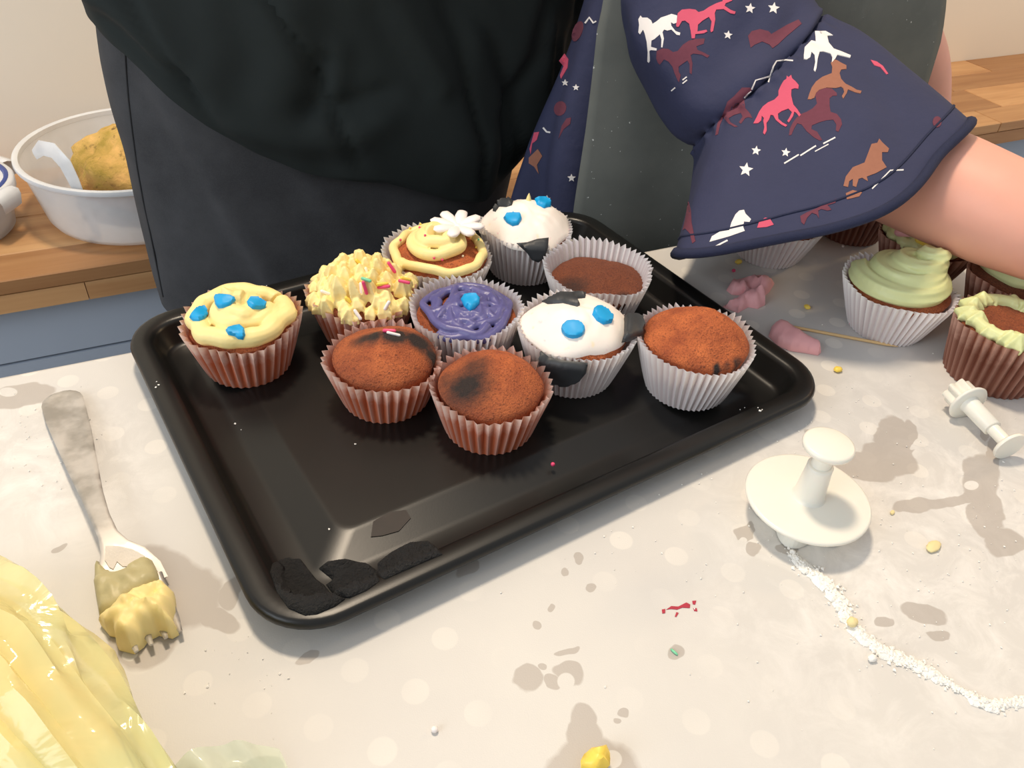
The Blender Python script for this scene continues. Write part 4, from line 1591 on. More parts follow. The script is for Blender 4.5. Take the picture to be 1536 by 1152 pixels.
br.data.transform(Matrix.Translation((-tc.x, -tc.y, -CT)))
br.location = (tc.x, tc.y, CT)
tag(br, 'golden crusted loaf with green tinge inside the round tub', 'bread')

lc = at_z(-92, 276, CT + 0.062)
t2 = thing('lidded_tub', 'frosted round tub with clip-on lid and blue seal ring on the worktop', 'tub', (lc.x, lc.y, CT))
cc = (lc.x, lc.y, CT + 0.0005)
v, f = loft(revolve([(0.02, 0.0), (0.060, 0.0), (0.064, 0.004), (0.072, 0.055), (0.070, 0.055), (0.06, 0.006), (0.02, 0.003)], 56, cc))
mk('bowl', v, f, M['tub'], t2)
v, f = loft(revolve([(0.0725, 0.050), (0.078, 0.050), (0.0785, 0.060), (0.0765, 0.0625), (0.068, 0.0625), (0.067, 0.0605), (0.004, 0.0605)], 56, cc), False, True)
lid = mk('lid', v, f, M['tub_rim'], t2)
v, f = loft(revolve([(0.0668, 0.0608), (0.0685, 0.0640), (0.0715, 0.0640), (0.0728, 0.0628)], 56, cc), False, False)
mk('seal_ring', v, f, M['blue_seal'], lid)
for a in (0.75, -0.60, 2.4, -2.3):
    ca, sa = math.cos(a), math.sin(a)
    rings = []
    for (r_, z_, w_) in ((0.074, 0.0615, 0.014), (0.081, 0.0625, 0.017), (0.088, 0.060, 0.018), (0.090, 0.054, 0.017), (0.0885, 0.042, 0.015)):
        ring = []
        for j in range(10):
            b = 2 * PI * j / 10
            s_ = w_ * math.cos(b)
            n_ = 0.0016 * math.sin(b)
            ring.append((cc[0] + ca * (r_ + n_) - sa * s_, cc[1] + sa * (r_ + n_) + ca * s_, cc[2] + z_ + n_))
        rings.append(ring)
    mk('clip', *loft(rings), M['tub_rim'], lid)


# ------------------------------------------------------------------ people
def limb(pts, radii, n=16, sub=5):
    """tapered limb through joints, smoothly bent"""
    P, Rr = [], []
    m = len(pts)
    pts = [V(p) for p in pts]
    for i in range(m - 1):
        p0, p1, p2, p3 = pts[max(i - 1, 0)], pts[i], pts[i + 1], pts[min(i + 2, m - 1)]
        for q in range(sub):
            t = q / sub
            P.append(0.5 * ((2 * p1) + (p2 - p0) * t + (2 * p0 - 5 * p1 + 4 * p2 - p3) * t * t + (3 * p1 - p0 - 3 * p2 + p3) * t ** 3))
            Rr.append(lerp(radii[i], radii[i + 1], t))
    P.append(pts[-1])
    Rr.append(radii[-1])
    return tube(P, Rr, n)


def hand(wr, d, upn, side):
    """palm, four fingers and thumb; d is the pointing direction, upn the back of the hand"""
    d = V(d).normalized()
    s = d.cross(V(upn)).normalized() * side
    upn = s.cross(d) * side
    out = [limb([wr - d * 0.01, wr + d * 0.03, wr + d * 0.065], [0.021, 0.027, 0.026], 12)]
    out.append(limb([wr + d * 0.02 + s * 0.012, wr + d * 0.062 + s * 0.020], [0.018, 0.014], 10))
    out.append(limb([wr + d * 0.02 - s * 0.012, wr + d * 0.060 - s * 0.020], [0.018, 0.013], 10))
    for k, L in enumerate((0.060, 0.068, 0.063, 0.050)):
        b = wr + d * (0.068 if k in (1, 2) else 0.062) + s * (0.026 - 0.0175 * k)
        out.append(limb([b - d * 0.012, b + d * L * 0.45 - upn * 0.004, b + d * L * 0.78 - upn * 0.016, b + d * L * 0.95 - upn * 0.030], [0.0088, 0.0082, 0.0074, 0.0060], 10))
    b = wr + d * 0.018 + s * 0.024
    out.append(limb([b, b + d * 0.022 + s * 0.020 - upn * 0.006, b + d * 0.045 + s * 0.026 - upn * 0.016], [0.0120, 0.0098, 0.0075], 10))
    return out


def head_mesh(c, r, face):
    face = V(face).normalized()
    side = face.cross(V((0, 0, 1))).normalized()
    out = [ellipsoid(c, r * 0.80, r * 0.92, r * 1.12, 24, 16), ellipsoid(V(c) + face * r * 0.18 - V((0, 0, r * 0.55)), r * 0.60, r * 0.62, r * 0.62, 18, 10),
           limb([V(c) + face * r * 0.86 + V((0, 0, r * 0.10)), V(c) + face * r * 1.06 - V((0, 0, r * 0.18))], [r * 0.07, r * 0.14], 10),
           limb([V(c) + face * r * 0.80 - side * r * 0.18 - V((0, 0, r * 0.55)), V(c) + face * r * 0.80 + side * r * 0.18 - V((0, 0, r * 0.55))], [r * 0.06, r * 0.06], 8)]
    for s in (-1, 1):
        out.append(ellipsoid(V(c) + side * s * r * 0.82 - V((0, 0, r * 0.05)), r * 0.09, r * 0.16, r * 0.22, 10, 8))
        out.append(ellipsoid(V(c) + face * r * 0.80 + side * s * r * 0.30 + V((0, 0, r * 0.08)), r * 0.13, r * 0.13, r * 0.08, 10, 8))
    return out


# ---- person in dark green T-shirt and black jeans
AY = 0.405


def edge_tab(pix, y):
    t = sorted(((at_y(px, py, y).z, at_y(px, py, y).x) for px, py in pix))
    return t


AL = edge_tab([(140, 20), (153, 90), (186, 240), (210, 340), (238, 440), (256, 520)], AY)
AR = edge_tab([(858, -10), (826, 60), (794, 130), (766, 170), (756, 210), (746, 270), (740, 330)], AY)


def a_sect(z):
    return interp(AL, z), interp(AR, z)


def a_point(th, z, off=0.0):
    xl, xr = a_sect(z)
    xc, a = (xl + xr) / 2, (xr - xl) / 2 + off
    b = 0.118 + off
    c, s = math.cos(th), math.sin(th)
    e = 0.86
    return V((xc + a * math.copysign(abs(c) ** e, c), AY + b * math.copysign(abs(s) ** e, s), z))


pa = thing('person', 'person in black jeans and dark green T-shirt standing behind the tray', 'person', (0.0, AY, FLOOR))
xm = (a_sect(0.0)[0] + a_sect(0.0)[1]) / 2
parts = [loft([[a_point(2 * PI * j / 24, z, -0.016) for j in range(24)] for z in (-0.06, 0.0, 0.06, 0.12)]),
         limb([(xm, AY, 0.08), (xm, AY, 0.20), (xm, AY, 0.34), (xm, AY, 0.47)], [0.112, 0.115, 0.125, 0.10], 20),
         limb([(xm - 0.15, AY, 0.49), (xm, AY, 0.51), (xm + 0.15, AY, 0.49)], [0.055, 0.075, 0.055], 16),
         limb([(xm, AY, 0.50), (xm, AY - 0.01, 0.60)], [0.06, 0.052], 14)]
for s in (-1, 1):
    parts.append(limb([(xm + s * 0.08, AY, 0.0), (xm + s * 0.085, AY, -0.25), (xm + s * 0.085, AY + 0.01, -0.42), (xm + s * 0.085, AY + 0.02, FLOOR + 0.08)], [0.075, 0.070, 0.052, 0.038], 16))
    parts.append(limb([(xm + s * 0.085, AY + 0.03, FLOOR + 0.045), (xm + s * 0.09, AY - 0.10, FLOOR + 0.03)], [0.038, 0.030], 12))
    sh, el, wr = V((xm + s * 0.150, AY, 0.49)), V((xm + s * 0.155, AY - 0.07, 0.27)), V((xm - s * 0.02, AY - 0.165, 0.30 + 0.025 * s))
    parts.append(limb([sh, lerp(sh, el, 0.5), el, lerp(el, wr, 0.5), wr], [0.055, 0.046, 0.042, 0.038, 0.027], 14))
    parts += hand(wr, V((-s, 0.10, 0.05)), V((0, -1, 0.2)), s)
parts += head_mesh(V((xm, AY - 0.02, 0.69)), 0.105, (0, -1, -0.25))
v, f = join(*parts)
remesh(mk('body', v, f, M['skin'], pa), 0.005, 4)


def fold(th, z):
    x = math.cos(th)
    d = 0.010 * noise.noise(V((x * 2.6 + z * 7, z * 5, math.sin(th) * 2))) + 0.003 * noise.noise(V((x * 6 + z * 16, z * 8 - x * 4, 3)))
    return d


# jeans
N_ = 120
rings = []
zs = [0.22 - 0.36 * i / 45 for i in range(46)]
for z in zs:
    ring = []
    for j in range(N_):
        th = 2 * PI * j / N_
        p = a_point(th, z, 0.0)
        # drag lines running down from the hip
        q = (p.x + 0.165) - 0.35 * (0.16 - z)
        dl = 0.006 * math.exp(-((q) / 0.010) ** 2) * sstep(0.16, 0.05, z)
        q2 = (p.x + 0.10) - 0.55 * (0.13 - z)
        dl += 0.005 * math.exp(-((q2) / 0.013) ** 2) * sstep(0.13, 0.06, z) * (1 if p.y < AY else 0)
        o_ = 0.45 * fold(th, z) + dl
        c = V((p.x - xm, p.y - AY, 0))
        ring.append(p + c.normalized() * o_)
    rings.append(ring)
j1 = loft(rings)
legs = []
for s in (-1, 1):
    legs.append(limb([(xm + s * 0.078, AY, -0.06), (xm + s * 0.088, AY, -0.20), (xm + s * 0.088, AY, -0.45), (xm + s * 0.086, AY + 0.02, FLOOR + 0.06)], [0.088, 0.090, 0.066, 0.058], 24))
jb = bvh(j1)
jo = mk('jeans', j1[0], j1[1], M['denim'], pa)
for l in legs:
    mk('trouser_leg', l[0], l[1], M['denim'], jo)
sp_ = []
for px, py in [(187, 60), (189, 100), (193, 150), (199, 200), (206, 250), (215, 300), (226, 350), (236, 400), (245, 445)]:
    p, nn = spot(px, py, jb)
    if p is not None:
        sp_.append(p + nn * 0.0004)
if len(sp_) > 2:
    mk('side_seam', *tube(sp_, 0.0009, 8), M['thread'], jo)
for s in (-1, 1):
    v, f = limb([(xm + s * 0.085, AY + 0.05, FLOOR + 0.05), (xm + s * 0.088, AY - 0.03, FLOOR + 0.048), (xm + s * 0.092, AY - 0.125, FLOOR + 0.036)], [0.046, 0.048, 0.036], 16)
    v = [V((p.x, p.y, max(p.z, FLOOR + 0.001))) for p in v]
    mk('shoe', v, f, M['thread'], pa)

# T-shirt with a bunched, sagging hem
CRS = []
for amp, wid, pl in ((-0.009, 0.009, [(488, 84), (480, 115), (470, 150)]), (0.006, 0.010, [(505, 70), (498, 120), (486, 160)]), (0.007, 0.010, [(575, -20), (605, 40), (650, 118)]), (-0.004, 0.012, [(560, 10), (585, 60), (625, 125)]),
                     (-0.007, 0.008, [(470, 150), (520, 146), (570, 130)]), (0.008, 0.016, [(380, 190), (450, 200), (520, 190), (560, 165)]), (-0.006, 0.009, [(205, 50), (260, 95), (330, 140)]), (0.006, 0.01, [(180, 10), (240, 40), (290, 90)]),
                     (-0.008, 0.008, [(803, 0), (796, 90), (750, 180), (740, 260)]), (0.005, 0.014, [(330, 20), (350, 80), (340, 130)]), (0.007, 0.018, [(430, 20), (440, 80), (430, 130)])):
    CRS.append((amp, wid, [at_y(a_, b_, AY - 0.117) for a_, b_ in pl]))


def creases(x, z):
    s_ = 0.0
    for amp, wid, pl in CRS:
        best = 1.0
        for a_, b_ in zip(pl, pl[1:]):
            dx, dz = b_.x - a_.x, b_.z - a_.z
            t_ = max(0.0, min(1.0, ((x - a_.x) * dx + (z - a_.z) * dz) / (dx * dx + dz * dz)))
            best = min(best, math.hypot(x - a_.x - t_ * dx, z - a_.z - t_ * dz))
        s_ += amp * math.exp(-(best / wid) ** 2)
    return s_


hem_px = [(158, 34), (206, 78), (240, 104), (272, 130), (305, 156), (338, 180), (370, 200), (404, 219), (440, 234), (475, 246), (520, 257), (567, 266), (610, 283), (650, 296), (700, 300), (760, 292)]
tab = []
for px, py in hem_px:
    p, nn = spot(px, py, jb)
    if p is not None:
        xl, xr = a_sect(p.z)
        th = math.atan2((p.y - AY) / 0.118, (p.x - (xl + xr) / 2) / ((xr - xl) / 2))
        tab.append((th % (2 * PI), p.z))
tab.sort()
tab = [(tab[0][0] - 0.5, 0.15)] + tab + [(2 * PI - 0.25, 0.03), (2 * PI, 0.06)]
tab = [(0.0, 0.06), (1.0, 0.09), (2.2, 0.12)] + [t for t in tab if t[0] > 2.3]
NT_ = 260
rows = [(-0.30, 0.004), (-0.12, 0.008), (0.0, 0.013), (0.0, 0.017)]
rings = []
R_ = 70
for i in range(R_ + 3):
    ring = []
    for j in range(NT_):
        th = 2 * PI * j / NT_
        zh = interp(tab, th)
        if i < 3:
            z = zh + (0.012, 0.002, -0.001)[i]
            off = (0.003, 0.006, 0.0125)[i]
        else:
            t = (i - 3) / (R_ - 1)
            z = lerp(zh + 0.003, 0.50, t ** 1.25)
            hz = z - zh
            off = 0.0145 + 0.012 * math.exp(-((hz - 0.04) / 0.035) ** 2) + 0.004 * sstep(0.05, 0.2, hz)
            off += fold(th, z) * 1.25
            x = math.cos(th)
            # pulled creases across the belly
            cr = noise.noise(V((x * 2.2 + z * 5, z * 6 + x * 2, 9.0)))
            off -= 0.007 * math.exp(-(cr / 0.05) ** 2) * sstep(0.0, 0.03, hz)
        off *= lerp(0.25, 1.0, min(1.0, abs(math.sin(th)) * 1.4))
        if math.sin(th) < 0:
            off += creases(a_point(th, min(z, 0.17)).x, z) * sstep(0.0, 0.02, z - zh)
        zc = min(z, 0.17)
        p = a_point(th, zc, off)
        k = 1 - 0.16 * sstep(0.40, 0.50, z)
        xl, xr = a_sect(zc)
        p = V(((xl + xr) / 2 + (p.x - (xl + xr) / 2) * k, AY + (p.y - AY) * k, z))
        ring.append(p)
    rings.append(ring)
shm = loft(rings, False, False)
so = mk('t_shirt', shm[0], shm[1], M['shirt'], pa)
ss = so.modifiers.new('solid', 'SOLIDIFY')
ss.thickness = 0.0015
for s in (-1, 1):
    sh, el = V((xm + s * 0.145, AY, 0.495)), V((xm + s * 0.155, AY - 0.07, 0.27))
    mk('shirt_sleeve', *limb([sh, lerp(sh, el, 0.4), lerp(sh, el, 0.75)], [0.062, 0.058, 0.056], 24), M['shirt'], so)
mk('shirt_yoke', *limb([(xm - 0.15, AY, 0.49), (xm, AY, 0.505), (xm + 0.15, AY, 0.49)], [0.060, 0.098, 0.060], 24), M['shirt'], so)
hc = V((xm, AY - 0.005, 0.715))
mk('hair', *ellipsoid(hc, 0.098, 0.108, 0.108, 24, 14), M['hair'], pa)

# ---- person in navy horse-print dress, charcoal apron; turned a little towards the tray
YL, YR = 0.262, 0.215
DL = edge_tab([(893, -30), (880, 0), (862, 60), (838, 130), (822, 170), (803, 225), (783, 300), (770, 360)], YL)
DR = edge_tab([(1392, -40), (1392, 0), (1385, 80), (1360, 170), (1350, 300), (1345, 400)], YR)


def b_point(th, z, off=0.0):
    l, r = V((interp(DL, z), YL)), V((interp(DR, z), YR))
    c, a = (l + r) / 2, (r - l) / 2
    u = a.normalized()
    p = V((-u.y, u.x))
    q = c + u * ((a.length + off) * math.cos(th)) + p * ((0.060 + off) * math.sin(th))
    return V((q.x, q.y, z))


_l, _r = V((interp(DL, 0.12), YL)), V((interp(DR, 0.12), YR))
BC, BU = (_l + _r) / 2, (_r - _l).normalized()
bxm = BC.x


def BP(k, d, z):
    """k along the shoulders, d towards the front"""
    return V((BC.x + BU.x * k + BU.y * d, BC.y + BU.y * k - BU.x * d, z))


pb = thing('person', 'person in navy horse-print dress and charcoal apron reaching over the cupcakes', 'person', BP(0, 0, FLOOR))
SH = BP(-0.118, 0.03, 0.37)
armpx = [(1061, -70, 0.658), (1090, 40, 0.668), (1165, 150, 0.662), (1250, 212, 0.644), (1335, 249, 0.626), (1420, 284, 0.604), (1500, 320, 0.584), (1580, 355, 0.570), (1680, 400, 0.56)]
arm = [SH] + [at_d(*q) for q in armpx]
arad = [0.044, 0.040, 0.038, 0.037, 0.0385, 0.0405, 0.0405, 0.0385, 0.0340, 0.0255]
parts = [limb([BP(0, 0, -0.06), BP(0, 0, 0.06), BP(0, 0, 0.20), BP(0, 0, 0.34)], [0.056, 0.054, 0.058, 0.054], 20),
         limb([BP(-0.125, 0.01, 0.37), BP(0, 0, 0.385), BP(0.125, 0, 0.37)], [0.048, 0.06, 0.048], 16),
         limb([BP(0, 0, 0.38), BP(0, 0.01, 0.47)], [0.048, 0.044], 14), limb(arm, arad, 24)]
wr = arm[-1]
parts += hand(wr, (arm[-1] - arm[-2]).normalized() + V((0, 0, -0.25)), (0, 0, 1), 1)
# far arm hanging beside the apron
e1, e2, e3 = at_y(1350, 0, YR + 0.03), at_y(1379, 100, YR + 0.03), at_y(1383, 190, YR + 0.03)
e4 = e3 + (e3 - e2) * 1.0
parts.append(limb([BP(0.13, 0, 0.37), lerp(BP(0.13, 0, 0.37), e1, 0.5), e1, e2, e3, e4], [0.048, 0.040, 0.033, 0.031, 0.030, 0.025], 20))
parts += hand(e4, (-0.1, 0.1, -1), (1, 0, 0), 1)
for sd_ in (-1, 1):
    parts.append(limb([BP(sd_ * 0.07, 0, -0.05), BP(sd_ * 0.075, 0, -0.30), BP(sd_ * 0.075, -0.01, -0.45), BP(sd_ * 0.075, -0.02, FLOOR + 0.06)], [0.07, 0.06, 0.046, 0.034], 16))
    parts.append(limb([BP(sd_ * 0.075, -0.035, FLOOR + 0.04), BP(sd_ * 0.08, 0.085, FLOOR + 0.028)], [0.034, 0.026], 12))
parts += head_mesh(BP(0, 0.02, 0.555), 0.100, (0.1, -1, -0.35))
v, f = join(*parts)
remesh(mk('body', v, f, M['skin'], pb), 0.0042, 5)
mk('hair', *ellipsoid(BP(0, 0.0, 0.58), 0.094, 0.104, 0.104, 24, 14), M['hair'], pb)
for sd_ in (-1, 1):
    v, f = limb([BP(sd_ * 0.075, -0.05, FLOOR + 0.045), BP(sd_ * 0.078, 0.02, FLOOR + 0.042), BP(sd_ * 0.083, 0.11, FLOOR + 0.032)], [0.040, 0.042, 0.032], 16)
    v = [V((p.x, p.y, max(p.z, FLOOR + 0.001))) for p in v]
    mk('shoe', v, f, M['thread'], pb)

# dress
rings = []
for i in range(50):
    z = 0.40 - 0.78 * i / 49
    ring = []
    for j in range(110):
        th = 2 * PI * j / 110
        k = 1 - 0.12 * sstep(0.30, 0.40, z)
        w_ = (0.010 * sstep(0.15, -0.1, z) + 0.003) * math.sin(9 * th + 2.0 * math.sin(z * 9))
        p = b_point(th, max(min(z, 0.19), -0.14), w_ + 0.03 * sstep(-0.1, -0.40, z))
        ring.append(V((BC.x + (p.x - BC.x) * k, BC.y + (p.y - BC.y) * k, z)))
    rings.append(ring)
dm = loft(rings, False, False)
dress = mk('dress', dm[0], dm[1], M['navy'], pb)
dtree = bvh(dm)

# apron
AXL = sorted((at_y(px, py, 0.218).z, at_y(px, py, 0.218).x) for px, py in [(906, -20), (904, 0), (894, 39), (887, 104), (875, 195), (859, 300), (850, 380)])
AXR = sorted((at_y(px, py, 0.150).z, at_y(px, py, 0.150).x) for px, py in [(1419, -30), (1418, 0), (1411, 55), (1392, 120), (1375, 172), (1345, 260), (1310, 380)])
av, rows, cols = [], 44, 46
for i in range(rows):
    z = 0.34 - 0.62 * i / (rows - 1)
    for j in range(cols):
        u = j / (cols - 1)
        x = lerp(interp(AXL, z), interp(AXR, z), u)
        if z > 0.2:
            x = lerp(x, bxm, 0.55 * sstep(0.2, 0.30, z))
        uu = lerp(u, 0.5, 0.55 * sstep(0.2, 0.30, z))
        y = lerp(0.218, 0.150, uu) - 0.020 * math.sin(uu * PI) - 0.004 * (1 + math.sin(u * 17 + z * 6)) * sstep(0.25, -0.05, z)
        y += 0.004 * noise.noise(V((u * 4, z * 9, 1)))
        av.append(V((x, y, z)))
af = grid_faces(rows, cols, False)
am = mk('apron', av, af, M['apron'], pb)
q = am.modifiers.new('solid', 'SOLIDIFY')
q.thickness = 0.0016
atree = bvh((av, af))
M['flour_mark'] = plain('flour_mark', srgb(200, 200, 196), 0.95, 0.1, 300)
B7c = lambda p: crop(760, 0, 3.84, p)
for poly in ([(565, 530), (572, 485), (595, 470), (600, 490), (585, 515), (575, 540)], oval(958, 705, 20, 13, 0, 10), oval(828, 586, 9, 8, 0, 8), [(755, 468), (780, 480), (795, 490), (785, 492)],
             [(795, 508), (815, 492), (818, 505), (800, 515)], oval(667, 845, 5, 12, 0, 8), oval(942, 890, 8, 10, 0, 8)):
    put_patch('flour_mark', B7c(poly), atree, 0.0003, M['flour_mark'], am, step=2.5)
B3c = lambda p: crop(1180, 30, 5.486, p)
for poly in (oval(833, 180, 12, 14, 0, 8), [(690, 268), (700, 250), (728, 240), (722, 258), (705, 272)], [(1055, 325), (1075, 285), (1100, 290), (1090, 320), (1065, 338)], [(1110, 330), (1150, 280), (1170, 275), (1140, 325)]):
    put_patch('flour_mark', B3c(poly), atree, 0.0003, M['flour_mark'], am, step=2.5)

# flared sleeve: rings between two seen edges, depth from the arm inside
def seen(P):
    q = V(P) - CAM
    d = q.dot(FWD)
    return (768 + F * q.dot(RIGHT) / d, 576 - F * q.dot(UP) / d, d)


SR = [  # (left px, depth), (right px, depth), half depth near, half depth far, sag near px, sag far px
    (seen(SH + V((-0.062, -0.01, -0.01))), seen(SH + V((0.055, -0.01, 0.035))), 0.056, 0.056, 0, 0),
    ((936, -60, 0.655), (1186, -80, 0.660), 0.050, 0.050, 0, 0),
    ((955, 95, 0.666), (1203, 10, 0.670), 0.050, 0.050, 12, 12),
    ((1047, 212, 0.655), (1214, 42, 0.668), 0.050, 0.050, 14, 14),
    ((1046, 240, 0.652), (1262, 62, 0.660), 0.056, 0.054, 22, 22),
    ((1030, 305, 0.635), (1336, 126, 0.636), 0.064, 0.050, 34, 24),
    ((1005, 384, 0.622), (1418, 200, 0.608), 0.070, 0.046, 64, 34),
]


def sl_ring(k, th):
    (lx, ly, ld), (rx, ry, rd), hn, hf, sn, sf = SR[k]
    L, R = at_d(lx, ly, ld), at_d(rx, ry, rd)
    c = (L + R) / 2
    m = (R - L) / 2
    mh = m.normalized()
    n = -(FWD - mh * mh.dot(FWD)).normalized()
    b = mh.cross(n)
    if b.dot(UP) > 0:
        b = -b
    s, co = math.sin(th), math.cos(th)
    h = (hn if s > 0 else hf) * abs(s) ** -0.4 if abs(s) > 1e-6 else 0.0
    sag = (sn if s > 0 else sf) * ld / F
    wt_ = 1.0 if s > 0 else 0.62 + 0.5 * co
    return c + m * co + n * (h * s) + b * (sag * s * s * wt_)


def sl_point(t, th):
    m = len(SR)
    i = min(int(t), m - 2)
    q = t - i
    p0, p1, p2, p3 = (sl_ring(max(0, min(m - 1, k)), th) for k in (i - 1, i, i + 1, i + 2))
    if i == 3:
        p0 = p1
    if i == 2:
        p3 = p2
    return 0.5 * ((2 * p1) + (p2 - p0) * q + (2 * p0 - 5 * p1 + 4 * p2 - p3) * q * q + (3 * p1 - p0 - 3 * p2 + p3) * q ** 3)


NS = 160
rings = []
TT = 84
for i in range(TT):
    t = (len(SR) - 1) * i / (TT - 1)
    ring = []
    for j in range(NS):
        th = 2 * PI * j / NS
        p = sl_point(t, th)
        c = sl_point(t, 0) * 0.5 + sl_point(t, PI) * 0.5
        o_ = 0.0
        if t > 3:
            u = (t - 3) / 3
            o_ += 0.0028 * math.sin(26 * th) * math.exp(-((u - 0.05) / 0.12) ** 2)
            o_ += 0.006 * u * math.sin(5 * th + 0.8) + 0.003 * u * noise.noise(V((math.cos(th) * 3, math.sin(th) * 3, t)))
            o_ += 0.0035 * (1 - sstep(0.0, 0.06, u)) * -1
        else:
            o_ += 0.004 * noise.noise(V((math.cos(th) * 2 + t * 1.2, math.sin(th) * 2, t * 1.8))) - 0.0035 * sstep(2.93, 3.0, t)
            o_ += 0.003 * math.exp(-((t - 2.72) / 0.16) ** 2)
        d = p - c
        ring.append(p + d.normalized() * o_)
    rings.append(ring)
slm = loft(rings, False, False)
sl = mk('sleeve', slm[0], slm[1], M['navy'], dress)
q = sl.modifiers.new('solid', 'SOLIDIFY')
q.thickness = 0.0014
stree = bvh(slm)
hemr = rings[-1]
mk('sleeve_cap', *ellipsoid(SH + V((0, 0, 0.004)), 0.062, 0.058, 0.062, 24, 14), M['navy'], sl)
v, f = tube(hemr + [hemr[0], hemr[1]], 0.0036, 10, cap=False)
mk('sleeve_hem', v, f, M['navy_hem'], sl)
k0 = rings[-6]
v, f = tube([a_ + (a_ - sum(k0, V((0, 0, 0))) / NS).normalized() * 0.0002 for a_ in k0] + [k0[0], k0[1]], 0.0009, 6, cap=False)
mk('hem_stitch', v, f, M['navy_hem'], sl)

